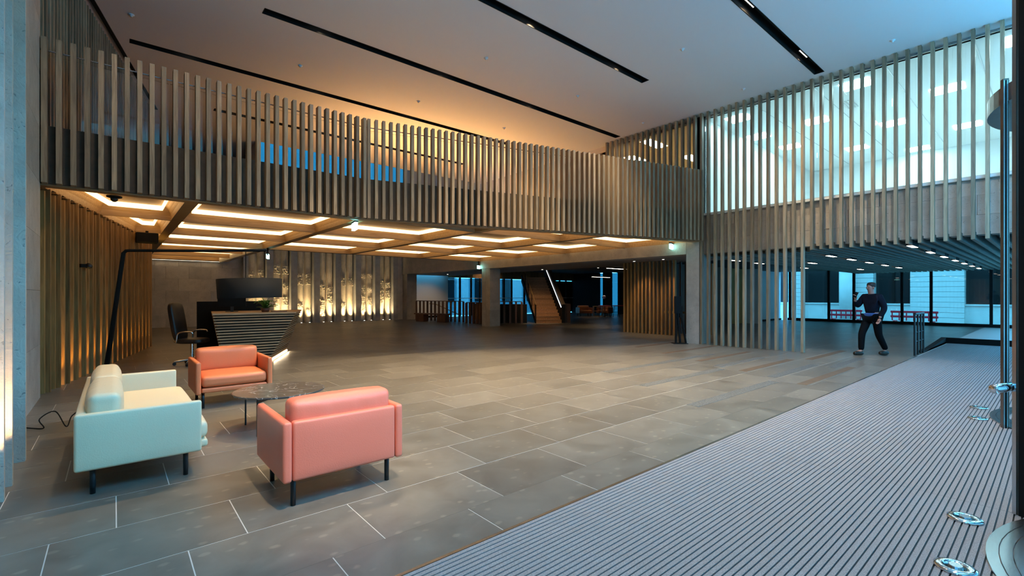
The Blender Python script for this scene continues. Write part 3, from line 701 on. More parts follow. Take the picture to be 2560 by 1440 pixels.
# ---------------------------------------------------------------- street outside
struct('ground_street', MB().box((30.1, -25, -.25), (70, 45, -.15)).box((-40, -45, -.15), (30.1, -1.25, -.05)), STREET, 'street paving outside')
ex = thing('street_building', 'pale stone building across the street with dark windows', 'building', (37, 5, -.15))
MB().box((37.35, -8, -.15), (38.5, 20, 12)).obj('wall', FACADE, ex)
MB().box((36.95, -8, -.15), (37.4, 20, .85)).obj('plinth', FACADE, ex)
MB().box((36.85, -8, .85), (37.4, 20, .93)).obj('sill_band', FACADE, ex)
blk = MB().box((-.25, 0, 0), (.4, 1, .285)).mesh('stone_block', FACADE)
for (a, b) in [(3.54, 5.9), (7.7, 9.0), (11.75, 12.6), (-.6, 1.0)]:
    for j in range(24):
        link('stone_block', blk, ex, (36.85, a, .0+j*.30-.15), scale=(1, b-a, 1))
for (a, b) in [(1.0, 3.54), (5.9, 7.7), (9.0, 11.75), (12.6, 15), (-3.2, -.6)]:
    for j in range(3):
        wn = MB().box((37.28, a+.02, .95+j*3.4), (37.36, b-.02, 3.3+j*3.4)).obj('window', DARKWIN, ex)
        MB().box((37.2, (a+b)/2-.06, .95+j*3.4), (37.3, (a+b)/2+.06, 3.3+j*3.4)).obj('glazing_bar', MATTB, wn)
tag(MB().lathe([(.42, -.15), (.42, 3.4)], 28, (36.0, 8.95, 0)).obj('round_column', FACADE, smooth=True), 'round pale column standing outside the street windows', 'column')
def barrier(y, L, s):
    t = thing('street_barrier', s, 'barrier', (33.2, y, -.15), R(90), world=False)
    for z in (.36, .62): MB().box((-L/2, -.03, z), (L/2, .03, z+.12)).obj('rail', RED, t, bevel=.02)
    for k in range(7): MB().box((-L/2+.05+k*(L-.15)/6, -.025, .2), (-L/2+.1+k*(L-.15)/6, .025, .7)).obj('upright', RED, t)
    for q in (-1, 1): MB().box((q*L*.4-.06, -.25, 0), (q*L*.4+.06, .25, .2)).obj('foot', RED, t)
barrier(5.2, 2.0, 'low red plastic street barrier outside, right of the walking person')
barrier(8.3, 1.6, 'low red plastic street barrier outside, behind the walking person')
# unseen canopy, wall and facing building, added to steer the daylight
ca = thing('bounce_canopy', 'added white canopy, unseen, bouncing sky light up to the ceiling', 'canopy', (6, -4, 3.7))
MB().box((-4, -8, 3.78), (16, -1.0, 3.95)).obj('bounce_slab', WHITE, ca)  # added out of view: reflects sky upward, shades the floor
struct('wall_front_blocker', MB().box((-1.6, -1.3, 0), (1.5, -1.0, 3.8)).box((-1.6, -1.3, 3.8), (.3, -1.0, ZC)), LIME, 'added stone wall behind the viewpoint, blocking low sky light')  # unseen blocker, added to keep low sky off floor and sofa
sb = thing('facing_blocker', 'added tan building opposite the entrance, unseen, dimming the daylight', 'building', (4, -18, 0))
MB().box((-40, -24, -.1), (45, -17, 14)).obj('wall', plain('tan_stone', (.32, .25, .19), .8, noise=.15, nscale=.6), sb)  # unseen mass, added to hide sky and dim the deep daylight
for k in range(20):
    for j in range(2): MB().box((-38+k*4.1, -17.02, 1+j*4.2), (-36.4+k*4.1, -16.9, 3.6+j*4.2)).obj('window', DARKWIN, sb)
# ---------------------------------------------------------------- lounge beyond the beam
struct('wall_lounge_back', MB().box((13.9, 26.5, 0), (16.95, 26.7, 3.3)), WALLW, 'plain pale wall behind the timber balustrade')
struct('baseboard_lounge', MB().box((13.9, 26.47, 0), (16.95, 26.5, .12)), MATTB)
w6 = thing('window_6', 'blue glazed screen behind the staircase', None, (22, 27, 0), kind='structure')
u = 16.95; k = 0
while u < 29.6:
    wd = [1.3, .95, .75][k % 3]; b = min(u+wd, 29.8)
    MB().box((u+.04, 27.0, .05), (b-.04, 27.02, 2.62)).obj('pane', LOUNGEGLASS, w6)
    MB().box((b-.05, 26.95, 0), (b+.05, 27.08, 2.66)).obj('mullion', MATTB, w6); u = b; k += 1
MB().box((16.95, 26.94, 1.22), (29.8, 26.955, 1.25)).obj('manifestation', WHITE, w6)
tf = thing('timber_fascia', 'golden timber panelled band above the blue glazing', 'wall panelling', (22, 26.9, 2.66))
for k in range(28): MB().box((16.95+k*.46, 26.88-.008*(k % 2), 2.66), (16.95+k*.46+.45, 27.0, 3.25)).obj('timber_panel', WARMOAK, tf)
ob = thing('courtyard_building', 'pale building seen through the blue glazing behind the stairs', 'building', (22, 33, 0))
MB().box((14, 33.5, -.1), (40, 34, 9)).obj('wall', plain('courtyard_wall', (.30, .42, .48), .8), ob)
for k in range(6): MB().box((16+k*3.1, 33.3, -.1), (17.2+k*3.1, 33.6, 9)).obj('pilaster', FACADE, ob)
for k in range(6): MB().box((18.0+k*3.1, 33.4, .9), (18.9+k*3.1, 33.52, 3.2)).obj('window', DARKWIN, ob)
struct('ground_courtyard', MB().box((13, 27.2, -.2), (45, 34, -.1)), STREET)
struct('wall_lounge_right', MB().box((29.75, 10.85, 0), (29.95, 22.3, 3.3)).box((29.75, 22.95, 0), (29.95, 23.75, 3.3)).box((29.75, 24.15, 0), (29.95, 27, 3.3)), MATTB)
for nme, a, b in (('window_7', 22.3, 22.95), ('window_8', 23.75, 24.15)):
    o = MB().box((29.84, a, 0), (29.86, b, 3.2)).obj(nme, BLUEGLASS); o['kind'] = 'structure'
# staircase
so = Vector((16.62, 17.6)); wd = Vector((.85, -.527)); ad = Vector((.527, .85)); WST = 1.36
st = thing('staircase', 'oak staircase rising away behind the stone column', 'staircase', (so.x, so.y, 0))
def q4(a0, a1, w0, w1): return [tuple(so+ad*a+wd*b) for a, b in ((a0, w0), (a0, w1), (a1, w1), (a1, w0))]
for k in range(15):
    MB().prism(q4(k*.275, k*.275+.30, 0, WST), k*.168+.128, k*.168+.168).obj('tread', TREAD, st)
    MB().prism(q4(k*.275+.02, k*.275+.045, 0, WST), k*.168, k*.168+.13).obj('riser', TREAD, st)
def side(w0, w1, dz0, dz1, name, mat, a0=-.05, a1=4.2):
    m = MB(); sl = .168/.275
    pts = []
    for a in (a0, a1):
        for b in (w0, w1):
            p = so+ad*a+wd*b
            pts += [(p.x, p.y, max(0, a*sl+dz0)), (p.x, p.y, a*sl+dz1)]
    m.add(pts, [(0,1,3,2), (4,6,7,5), (0,4,5,1), (2,3,7,6), (1,5,7,3), (0,2,6,4)]); return m.obj(name, mat, st)
side(WST, WST+.16, -2.4, 1.0, 'parapet', MATTB); side(WST-.02, WST+.18, 1.0, 1.03, 'parapet_cap', plain('cap_brown', (.16, .11, .08), .5))
side(WST-.06, WST-.03, .84, .88, 'led_handrail', emit('handrail_glow', (.9, .95, 1), 1.6))
side(-.06, 0, -.3, .12, 'stringer', MATTB)
def hp(a, b, dz): p = so+ad*a+wd*b; return (p.x, p.y, max(0, a*.611)+dz)
MB().tube([hp(-.1, -.03, .95), hp(3.9, -.03, .95)], .025).obj('handrail', WARMOAK, st)
for a in (-.1, .12, 1.0, 2.0, 3.0): MB().tube([hp(a, -.03, -.02 if a > 0 else 0), hp(a, -.03, .95)], .02, 6).obj('baluster', MATTB, st)
so2 = so+wd*(WST+.16)
tag(MB().prism([tuple(so2+ad*.1), tuple(so2+ad*.1+wd*.35), tuple(so2+ad*1.6+wd*.35), tuple(so2+ad*1.6)], 0, 1.0).obj('newel_cabinet', DARKOAK, bevel=.01), 'dark timber box beside the foot of the staircase', 'cabinet')
# timber balustrades
def fence(name, label, a, b, n, h=1.12, wdt=.1):
    t = thing(name, label, 'balustrade', ((a[0]+b[0])/2, (a[1]+b[1])/2, 0)); A, Bv = Vector(a), Vector(b); d = (Bv-A).normalized(); nn = Vector((-d.y, d.x))
    for k in range(n):
        p = A+(Bv-A)*k/(n-1)
        MB().prism([tuple(p-d*wdt/2-nn*.03), tuple(p+d*wdt/2-nn*.03), tuple(p+d*wdt/2+nn*.03), tuple(p-d*wdt/2+nn*.03)], 0, h-.02).obj('post', DARKOAK, t)
    MB().tube([(*a, h), (*b, h)], .022, 6).obj('rail', DARKOAK, t)
    return t
f1 = fence('timber_balustrade', 'dark timber balustrade of upright posts behind the bench', (13.55, 24.6), (14.35, 20.9), 13)
MB().tube([(14.2, 24.2, .95), (14.25, 23.6, .93), (14.6, 21.6, .35)], .022, 6).obj('sloping_handrail', WARMOAK, f1)
fence('timber_balustrade', 'dark timber balustrade of heavy posts left of the stone column', (13.85, 19.9), (14.05, 18.6), 6, 1.08, .14)
fence('timber_balustrade', 'dark timber balustrade between the stone column and the staircase', (14.7, 18.8), (15.9, 17.9), 6)
tag(MB().box((16.3, 22.6, 0), (17.6, 22.75, .95)).obj('timber_counter', WARMOAK, bevel=.01), 'golden timber counter front seen through the gap in the balustrade', 'counter')
tag(MB().prism([(15.0, 19.0), (16.35, 18.0), (16.6, 18.4), (15.25, 19.4)], 0, .98).obj('dark_counter', MATTB), 'black counter left of the staircase foot', 'counter')
bn = thing('bench', 'dark timber bench in front of the far balustrade', 'bench', (13.2, 22.2, 0), math.atan2(-2.1, .7), world=False)
MB().box((-1.15, -.22, .40), (1.15, .22, .46)).obj('seat', DARKOAK, bn, bevel=.008)
for x in (-.75, .75): MB().box((x-.28, -.18, 0), (x+.28, .18, .40)).obj('leg', DARKOAK, bn, bevel=.008)
# timber slat screen by the pillar
ts = thing('timber_screen', 'dark golden timber slat screen between the lounge and the stone pillar', 'screen', (15.3, 10, 0))
tsm = MB().box((-.09, -.032, 0), (.09, .032, 2.71)).mesh('slat', WARMOAK)
for k in range(14): link('slat', tsm, ts, (15.35+.12*math.sin(k*.9)*0, 11.15-k*.165, 0), (0, 0, R(12)))
tsm2 = MB().box((-.06, -.025, 0), (.06, .025, 2.71)).mesh('slat_back', DARKOAK)
for k in range(11): link('slat', tsm2, ts, (16.3, 11.2-k*.21, 0), (0, 0, R(10)))
tag(MB().box((16.5, 8.2, 0), (16.65, 8.9, 2.6)).obj('timber_post', WARMOAK), 'broad golden timber panel just left of the stone pillar', 'panel')
tag(MB().box((17.0, 8.6, .72), (17.5, 11.0, .80)).obj('counter_shelf', WARMOAK, bevel=.01), 'thin timber shelf behind the slat screen', 'shelf')
for i, (x, y, tx, ty, e) in enumerate([(14.6, 10.2, 15.2, 10.0, 75), (14.6, 9.0, 15.2, 8.9, 60), (15.9, 16.4, 16.9, 17.8, 170), (17.2, 14.0, 17.0, 14.2, 60), (15.2, 23.8, 15.2, 25.6, 120), (20.5, 24.9, 20.5, 26.9, 150), (25.0, 20.3, 25, 20.2, 60)]):
    t = thing('downlight', ['small warm downlight over the middle of the slat screen', 'small warm downlight over the pillar end of the slat screen', 'added warm downlight brightening the foot of the staircase', 'small warm downlight over the dark lounge floor', 'added warm downlight brightening the pale lounge wall', 'added warm downlight brightening the golden timber band', 'small warm downlight above the far tan armchairs'][i], 'downlight', (x, y, 2.71), group='lounge downlights')
    z = 2.71 if x < 16.6 else (2.74 if y < 16.5 else 3.25)
    MB().lathe([(.04, -.012), (.055, -.008), (.055, 0)], 14, (x, y, z)).obj('bezel', CEIL, t)
    MB().lathe([(.036, -.016), (.036, -.012)], 14, (x, y, z)).obj('lens', SPOTLENS, t)
    light('down_spot', 'SPOT', (x, y, z-.03), e, (1, .68, .34), t, spot_size=R(80), spot_blend=.8, shadow_soft_size=.03, target=(tx, ty, 2.2 if y == 24.9 else (.9 if y in (23.8, 16.4) else 0)))  # stair, pale wall and timber band spots are added to lift dark parts
for i, (x, y, L, zz) in enumerate([(18.1, 13.6, 1.5, 2.70), (25.5, 20.5, 1.9, 2.69)]):
    t = thing('linear_light', ['thin bright linear light beside the slat screen', 'thin bright linear light over the red tables'][i], 'ceiling light', (x, y, zz), world=False)
    MB().box((-L/2, -.04, .0), (L/2, .04, .05)).obj('housing', MATTB, t); MB().box((-L/2, -.03, -.01), (L/2, .03, 0)).obj('diffuser', LED_NEUT, t)
    if zz == 2.69:
        for q in (-.8, .8): MB().tube([(q, 0, .05), (q, 0, .56)], .008, 6).obj('hanger', MATTB, t)
# ---------------------------------------------------------------- black stand by the pillar
sd = thing('tablet_stand', 'black leaning stand with flat panel in front of the stone pillar', 'stand', (12.9, 7.42, 0), R(-40.4), world=False)
MB().box((-.20, -.16, 0), (.22, .16, .015)).obj('base_plate', MATTB, sd)
MB().box((-.14, -.02, .9), (.06, .03, 1.42)).obj('panel', MATTB, sd, bevel=.006)
MB().box((.02, .0, .78), (.11, .07, 1.12)).obj('bracket', MATTB, sd, bevel=.01)
MB().tube([(-.10, 0, .92), (-.10, 0, .015)], .032, 8).obj('leg', MATTB, sd)
MB().tube([(-.04, .03, .95), (.05, .05, .015)], .035, 8).obj('leg', MATTB, sd)
MB().tube([(.05, .03, .95), (.21, .02, .015)], .03, 8).obj('leg', MATTB, sd)
# ---------------------------------------------------------------- armchairs and sofa
def sofa(name, label, cat, loc, rz, W, D, mat, ncush, front_over=.05):
    t = thing(name, label, cat, loc, rz, world=False)
    zb, za = .19, .60
    for q in (-1, 1):
        MB().rbox((q*(W/2-.03), 0, (zb+za)/2), (.029, D/2, (za-zb)/2), .02, (.006, 0, 0)).obj('side_panel', mat, t, True)
    MB().rbox((0, -D/2+.035, (zb+za)/2), (W/2-.063, .031, (za-zb)/2-.002), .02, (0, .008, 0)).obj('back_panel', mat, t, True)
    MB().rbox((0, .03+front_over/2, zb+.045), (W/2-.065, D/2-.04+front_over/2, .03), .02).obj('seat_base', mat, t, True)
    MB().rbox((0, .05+front_over/2, zb+.155), ((W-.13)/2, D/2-.06+front_over/2, .07), .045, (0, .01, .02), m=10).obj('seat_cushion', mat, t, True)
    bw = (W-.13)/ncush
    for k in range(ncush):
        MB().rbox((-(W-.13)/2+bw*(k+.5), -D/2+.165, .565), (bw/2-.004, .09, .155), .045, (0, .025, .012), m=16, wr=.007).obj('back_cushion', mat, t, True)
    for x in (-1, 1):
        for y in (-1, 1):
            p = (x*(W/2-.09), y*(D/2-.10))
            MB().tube([(*p, zb+.03), (*p, .0)], [.019, .017], 12).obj('leg', BLACK, t, True)
    return t
sofa('armchair', 'pink leather armchair seen from behind in the foreground', 'armchair', (1.285, 3.715, 0), 0, .87, .76, PINK, 1, 0)
sofa('armchair', 'orange leather armchair facing the camera beyond the coffee table', 'armchair', (1.215, 7.42, 0), R(180), .88, .80, ORANGE, 1, .0)
sofa('sofa', 'cream leather two-cushion sofa at left seen from its end', 'sofa', (.16, 5.55, 0), R(-90), 2.10, .76, CREAM, 2, .06)
# coffee table
def marble():
    m, n, l, b = nm('brown_marble')
    tc = N(n, 'ShaderNodeTexCoord'); t = N(n, 'ShaderNodeTexNoise'); t.inputs['Scale'].default_value = 2.2; t.inputs['Detail'].default_value = 9; t.inputs['Distortion'].default_value = 2.2
    l.new(tc.outputs['Object'], t.inputs['Vector'])
    r = ramp(n, [(.488, (.085, .07, .062)), (.4985, (.55, .5, .45)), (.507, (.10, .083, .073))]); l.new(t.outputs['Fac'], r.inputs[0])
    l.new(r.outputs[0], b.inputs['Base Color']); b.inputs['Roughness'].default_value = .22; return m
ctb = thing('coffee_table', 'round brown marble coffee table with thin black legs', 'coffee table', (1.40, 5.62, 0), world=False)
MB().lathe([(.45, .385), (.462, .39), (.462, .402), (.455, .408)], 48).obj('table_top', marble(), ctb, False)
for k in range(4):
    a = R(45+90*k); x, y = .40*math.cos(a), .40*math.sin(a)
    MB().tube([(x, y, .385), (x, y, 0)], .009, 8).obj('leg', BLACK, ctb)
for k in range(2):
    a = R(45+90*k); x, y = .40*math.cos(a), .40*math.sin(a); MB().box((-.4, -.012, .34), (.4, .012, .36)).obj('cross_bar', BLACK, ctb).rotation_euler = (0, 0, a)
# ---------------------------------------------------------------- floor lamp
fl = thing('floor_lamp', 'tall black arched floor lamp with wide drum shade over the seating', 'floor lamp', (-.13, 9.28, 0))
MB().lathe([(.21, 0), (.21, .012), (.2, .018)], 32, (-.13, 9.28, 0)).obj('base', BLACK, fl)
MB().tube([(-.13, 9.28, .01), (.105, 9.09, 2.08), (.135, 9.075, 2.115), (.18, 9.04, 2.12), (.95, 8.39, 2.115), (1.735, 7.72, 2.125)], [.033, .027, .024, .022, .02, .022], 12).obj('arm', MATTB, fl, True)
MB().tube([(1.735, 7.72, 2.13), (1.75, 7.705, 2.05)], .008, 6).obj('end_hook', MATTB, fl)
MB().tube([(1.50, 7.92, 2.115), (1.50, 7.92, 1.70)], .006, 6).obj('cord', MATTB, fl)
m = MB().lathe([(.425, 0), (.434, .285), (.428, .285), (.419, .004)], 48, cap=False)
sh = m.obj('shade', MATTB, fl, True, loc=(1.555, 7.873, 1.408)); sh.rotation_euler = (R(-.8), R(-1.4), 0)
cab = bpy.data.curves.new('cable', 'CURVE')
pts = [(-.79, 7.35, .02), (-.70, 7.22, .015), (-.58, 7.12, .015), (-.62, 7.20, .10), (-.50, 7.24, .16), (-.40, 7.05, .015), (-.36, 7.18, .10), (-.26, 7.2, .15), (-.17, 7.08, .03), (-.13, 7.12, .06), (-.06, 7.3, .10), (.0, 7.6, .03), (-.1, 9.2, .01)]
m = MB(); 
def smooth_path(P, n=8):
    P = [Vector(p) for p in P]; out = []
    for i in range(len(P)-1):
        a, b, c, d = P[max(i-1, 0)], P[i], P[i+1], P[min(i+2, len(P)-1)]
        for k in range(n):
            t = k/n; out.append(.5*((2*b)+(c-a)*t+(2*a-5*b+4*c-d)*t*t+(3*b-a-3*c+d)*t**3))
    out.append(P[-1]); return out
bpy.data.curves.remove(cab)
tag(MB().tube(smooth_path(pts), .006, 6).obj('power_cable', MATTB, smooth=True), 'thin black coiled power cable on the floor left of the cream sofa', 'cable')
# ---------------------------------------------------------------- reception desk
dk = thing('reception_desk', 'tapered reception desk of stacked horizontal oak slats', 'reception desk', (2.4, 12, 0))
B0 = [(1.72, 11.3), (2.60, 11.3), (3.42, 13.1), (1.95, 13.1)]; T0 = [(1.53, 11.3), (3.17, 11.3), (3.80, 13.1), (1.75, 13.1)]
def dpoly(z, ins=0):
    t = z/1.06; p = [(a[0]+(b[0]-a[0])*t, a[1]+(b[1]-a[1])*t) for a, b in zip(B0, T0)]
    return inset(p, ins) if ins else p
m = MB(); bl = inset(B0, .05); tl = inset(T0, .05)
m.add([(*p, .0) for p in bl]+[(*p, 1.02) for p in tl], [(3,2,1,0), (4,5,6,7), (0,1,5,4), (1,2,6,5), (2,3,7,6), (3,0,4,7)]); m.obj('core', MATTB, dk)
for k in range(17):
    z = .045+k*.0585
    MB().prism(dpoly(z), z, z+.030).obj('slat', DESKOAK, dk)
MB().prism(dpoly(1.04), 1.032, 1.068).obj('counter_top', DESKOAK, dk)
d = (Vector(B0[2])-Vector(B0[1])).normalized()
MB().wall((2.60+.02, 11.28), (3.42+.02, 13.08), .03, .004, .035).obj('led_strip', LED_DESK, dk)
light('desk_area', 'AREA', (3.06, 12.1, .03), 8, (1, .78, .5), dk, shape='RECTANGLE', size=1.9, size_y=.03, target=(3.6, 11.86, .0))
ps = tag(MB().box((1.48, 13.15, 0), (2.9, 13.22, 1.30)).obj('privacy_screen', MATTB), 'tall black screen panel behind the reception desk', 'screen')
mo = thing('monitor', 'black monitor on the reception desk beside the plant', 'monitor', (2.05, 12.3, .74), R(-15), world=False)
MB().box((-.28, -.015, .12), (.28, .015, .46)).obj('display', MATTB, mo, bevel=.006); MB().box((-.03, 0, .0), (.03, .03, .2)).obj('neck', BLACK, mo); MB().box((-.12, -.08, .0), (.12, .1, .012)).obj('foot', BLACK, mo)
mo.location = (2.05, 12.3, 1.07-.35+.35)
# potted orchid
po = thing('potted_orchid', 'green leafy orchid in a low pot on the reception desk', 'plant', (2.62, 11.75, 1.068), world=False)
MB().lathe([(.07, 0), (.10, .09), (.095, .09), (.085, .07)], 20).obj('pot', plain('terracotta_dark', (.10, .035, .02), .5), po, True)
rr = random.Random(5)
for k in range(22):
    a = rr.uniform(0, 6.28); L = rr.uniform(.13, .25); wdl = rr.uniform(.03, .05); lift = rr.uniform(.03, .20)
    ca_, sa_ = math.cos(a), math.sin(a); vs = []; fs = []
    for i in range(6):
        t = i/5; r = .02+L*t; z = .07+lift*math.sin(t*2.2)*1.0; ww_ = wdl*math.sin(.25+t*2.75)
        vs += [(ca_*r-sa_*ww_, sa_*r+ca_*ww_, z+.012), (ca_*r, sa_*r, z), (ca_*r+sa_*ww_, sa_*r-ca_*ww_, z+.012)]
        if i: o = (i-1)*3; fs += [(o, o+1, o+4, o+3), (o+1, o+2, o+5, o+4)]
    MB().add(vs, fs).obj('leaf', GREEN, po, True)
for k in range(6):
    a = rr.uniform(0, 6.28); MB().tube([(0, 0, .06), (.03*math.cos(a), .03*math.sin(a), .25), (.16*math.cos(a), .16*math.sin(a), .42)], .004, 5).obj('stem', GREEN, po)
tag(MB().box((2.75, 11.62, 1.069), (3.05, 11.82, 1.09)).obj('desk_tray', plain('brown_tray', (.16, .06, .03), .4), bevel=.006), 'flat brown tray beside the plant on the desk', 'tray')
# office chair
oc = thing('office_chair', 'black high-back office chair at the left end of the reception desk', 'chair', (1.24, 11.80, 0), R(-122), world=False)
MB().cushion((0, .02, .50), (.25, .25, .05), 5, (0, 0, .01)).obj('seat', BLKLEA, oc, True)
bm = MB().cushion((0, 0, 0), (.235, .055, .40), 5, (0, .02, 0)); bo = bm.obj('backrest', BLKLEA, oc, True, loc=(0, -.27, .90)); bo.rotation_euler = (R(9), 0, 0)
for q in (-1, 1):
    MB().tube(smooth_path([(q*.24, -.22, .52), (q*.30, -.15, .50), (q*.31, -.1, .68), (q*.31, .12, .70), (q*.30, .16, .66)], 5), .016, 8).obj('armrest', CHROME, oc, True)
MB().tube([(0, 0, .46), (0, 0, .10)], .03, 10).obj('gas_lift', CHROME, oc)
for k in range(5):
    a = R(72*k+10); c, s_ = math.cos(a), math.sin(a)
    l_ = MB().tube([(0, 0, .11), (.3*c, .3*s_, .075)], [.025, .018], 8).obj('base_spoke', CHROME, oc)
    MB().tube([(.3*c-.02*s_, .3*s_+.02*c, .035), (.3*c+.02*s_, .3*s_-.02*c, .035)], .034, 12).obj('caster', BLACK, l_)
# ---------------------------------------------------------------- exit signs, cameras
def exit_sign(p, s, rz, drop=.16):
    t = thing('exit_sign', s, 'sign', p, rz, group='hanging exit signs', world=False)
    MB().box((-.02, -.02, .16), (.02, .02, .16+drop)).obj('hanger', MATTB, t); MB().box((-.17, -.03, .0), (.17, .03, .16)).obj('housing', EXIT, t)
    MB().box((-.18, -.035, .155), (.18, .035, .19)).obj('cap', MATTB, t)
exit_sign((3.98, 9.95, 2.865), 'lit exit sign hanging under the balcony edge, nearest one', R(80), .02)
exit_sign((3.98, 17.5, 2.69), 'lit exit sign hanging above the arm of the floor lamp', R(70), .2)
exit_sign((13.08, 17.8, 2.69), 'lit exit sign hanging beside the free-standing stone column', R(40), .2)
exit_sign((13.02, 7.75, 2.865), 'lit exit sign on the stone beam beside the corner pillar', R(20), .02)
dc = thing('dome_camera', 'black dome camera under the front edge of the soffit at left', 'camera', (0, 9.78, 3.03), world=False)
MB().lathe([(.10, .0), (.10, -.02), (.07, -.03)], 20).obj('plate', MATTB, dc); MB().ball((0, 0, -.045), .05, 14, 8).obj('dome', BLACK, dc, True)
wc = thing('wall_camera', 'small camera on the oak slatted wall', 'camera', (-.38, 11.2, 1.97), R(-70), world=False)
MB().box((-.03, -.08, -.03), (.03, .0, .03)).obj('bracket', MATTB, wc); MB().ball((0, .04, 0), .055, 14, 8).obj('dome', BLACK, wc, True)
pj = thing('ceiling_projector', 'black box hung under the soffit at the end of the slatted wall', 'projector', (.62, 14.75, 2.75), world=False)
MB().box((-.22, -.2, 0), (.22, .2, .24)).obj('body', MATTB, pj, bevel=.02); MB().tube([(0, 0, .24), (0, 0, .3)], .03, 8).obj('mount', MATTB, pj)
# ---------------------------------------------------------------- handrail by the mat
rl = thing('black_handrail', 'short black metal handrail at the far end of the mat', 'handrail', (15.1, 2.24, 0))
rx = [14.6, 14.98, 15.35, 15.7]
for x in rx: MB().tube([(x, 2.27, 0), (x, 2.27, 1.0)], .022, 8).obj('post', BLACK, rl)
MB().tube([(rx[0], 2.27, 1.0), (rx[-1], 2.27, 1.0)], .028, 8).obj('top_rail', BLACK, rl)
for z in (.33, .55): MB().tube([(rx[0], 2.27, z), (rx[-1], 2.27, z)], .007, 6).obj('wire', BLACK, rl)
# ---------------------------------------------------------------- revolving doors at the right edge
def revolving(c, label, posts, ph):
    t = thing('revolving_door', label, 'door', (c[0], c[1], 0))
    def ring(r0, r1, z0, z1, name, mat):
        MB().lathe([(r0, z0), (r1, z0), (r1, z1), (r0, z1), (r0, z0)], 72, (c[0], c[1], 0), cap=False).obj(name, mat, t)
    for r0, r1 in ((1.35, 1.40), (1.295, 1.345), (1.24, 1.29)): ring(r0, r1, .0075, .02, 'floor_ring', STEEL)
    ring(1.02, 1.42, 3.55, 3.74, 'head_ring', BRONZE)
    for a, hw in posts:
        a = R(a); x, y = c[0]+1.43*math.cos(a), c[1]+1.43*math.sin(a)
        MB().box((-hw, -hw, 0), (hw, hw, 3.80)).obj('post', BRONZE, t, loc=(x, y, 0), rot=(0, 0, a))
        for q, (x0, x1, mt) in enumerate([(-.95, -.72, BRONZE), (-.55, -.25, STEEL), (-.1, .35, MATTB), (.55, .9, STEEL)]):
            MB().box((x0*hw, hw*.9, 0), (x1*hw, hw*1.18, 3.78)).obj('cover_strip', mt, t, loc=(x, y, 0), rot=(0, 0, a))
            MB().box((-hw*1.18, x0*hw, 0), (-hw*.9, x1*hw, 3.78)).obj('cover_strip', mt, t, loc=(x, y, 0), rot=(0, 0, a))
    return t
rd1 = revolving((8.1, -.84), 'farther bronze revolving door frame with ring track at the right edge', ((120.2, .024),), 0)
rd2 = revolving((3.85, -1.12), 'nearest bronze revolving door frame with ring track at lower right', ((60.5, .062),), 0)
for i, (x, y) in enumerate([(4.17, .40), (3.38, .36), (8.41, .68), (7.67, .63)]):
    t = thing('floor_disc', ['round steel floor disc beside the nearest ring track, upper one', 'round steel floor disc beside the nearest ring track, lower one', 'round steel floor disc beside the farther ring track, far one', 'round steel floor disc beside the farther ring track, near one'][i], 'floor disc', (x, y, .0075), group='steel floor discs', world=False)
    MB().lathe([(.088, 0), (.088, .012), (.075, .018), (.03, .02), (.03, .014)], 28).obj('disc', CHROME, t, True)
    MB().lathe([(.028, .014), (.028, .022)], 16).obj('cap', STEEL, t)
tag(MB().tube([(4.36, .28, .84), (4.6, .2, .84)], .03, 16).obj('push_handle', CHROME, smooth=True), 'short steel push handle on the nearest door post', 'handle')
# ---------------------------------------------------------------- lounge furniture far away
BRN = plain('tan_leather', (.45, .17, .07), .45)
sofa('armchair', 'tan leather armchair beyond the staircase, leftmost', 'armchair', (24.9, 21.5, 0), R(150), .95, .85, BRN, 1, 0)
sofa('armchair', 'tan leather armchair beyond the staircase, next to the low shelf', 'armchair', (26.4, 20.9, 0), R(100), .9, .8, BRN, 1, 0)
lsf = thing('low_shelf', 'low open timber shelf between the far armchairs', 'shelf', (25.45, 20.75, 0), R(-40), world=False)
for z in (0, .34, .66): MB().box((-.32, -.2, z), (.32, .2, z+.04)).obj('board', WARMOAK, lsf)
for x in (-.3, .3): MB().box((x-.02, -.2, .04), (x+.02, .2, .66)).obj('end', WARMOAK, lsf)
for i, (x, y) in enumerate([(24.5, 19.4), (25.4, 18.95), (26.0, 18.1)]):
    t = thing('red_table', ['red-topped high table in the lounge, leftmost of three', 'red-topped high table in the lounge, middle of three', 'red-topped high table in the lounge beside the slat screen'][i], 'table', (x, y, 0), group='red tables in the lounge', world=False)
    MB().lathe([(.40, .74), (.42, .75), (.42, .77), (.40, .78)], 24).obj('table_top', RED, t)
    for k in range(4): a = R(45+90*k); MB().tube([(.28*math.cos(a), .28*math.sin(a), .74), (.36*math.cos(a), .36*math.sin(a), 0)], .016, 6).obj('leg', MATTB, t)
gl = thing('globe_lamp', 'pale round globe lamp above the red tables', 'lamp', (25.2, 20.0, 0), world=False)
MB().tube([(0, 0, 0), (0, 0, 1.2)], .015, 8).obj('stem', MATTB, gl); MB().lathe([(.14, 0), (.14, .02)], 20).obj('base', MATTB, gl); MB().ball((0, 0, 1.32), .13, 18, 12).obj('globe', plain('frosted_globe', (.5, .55, .8), .3), gl, True)
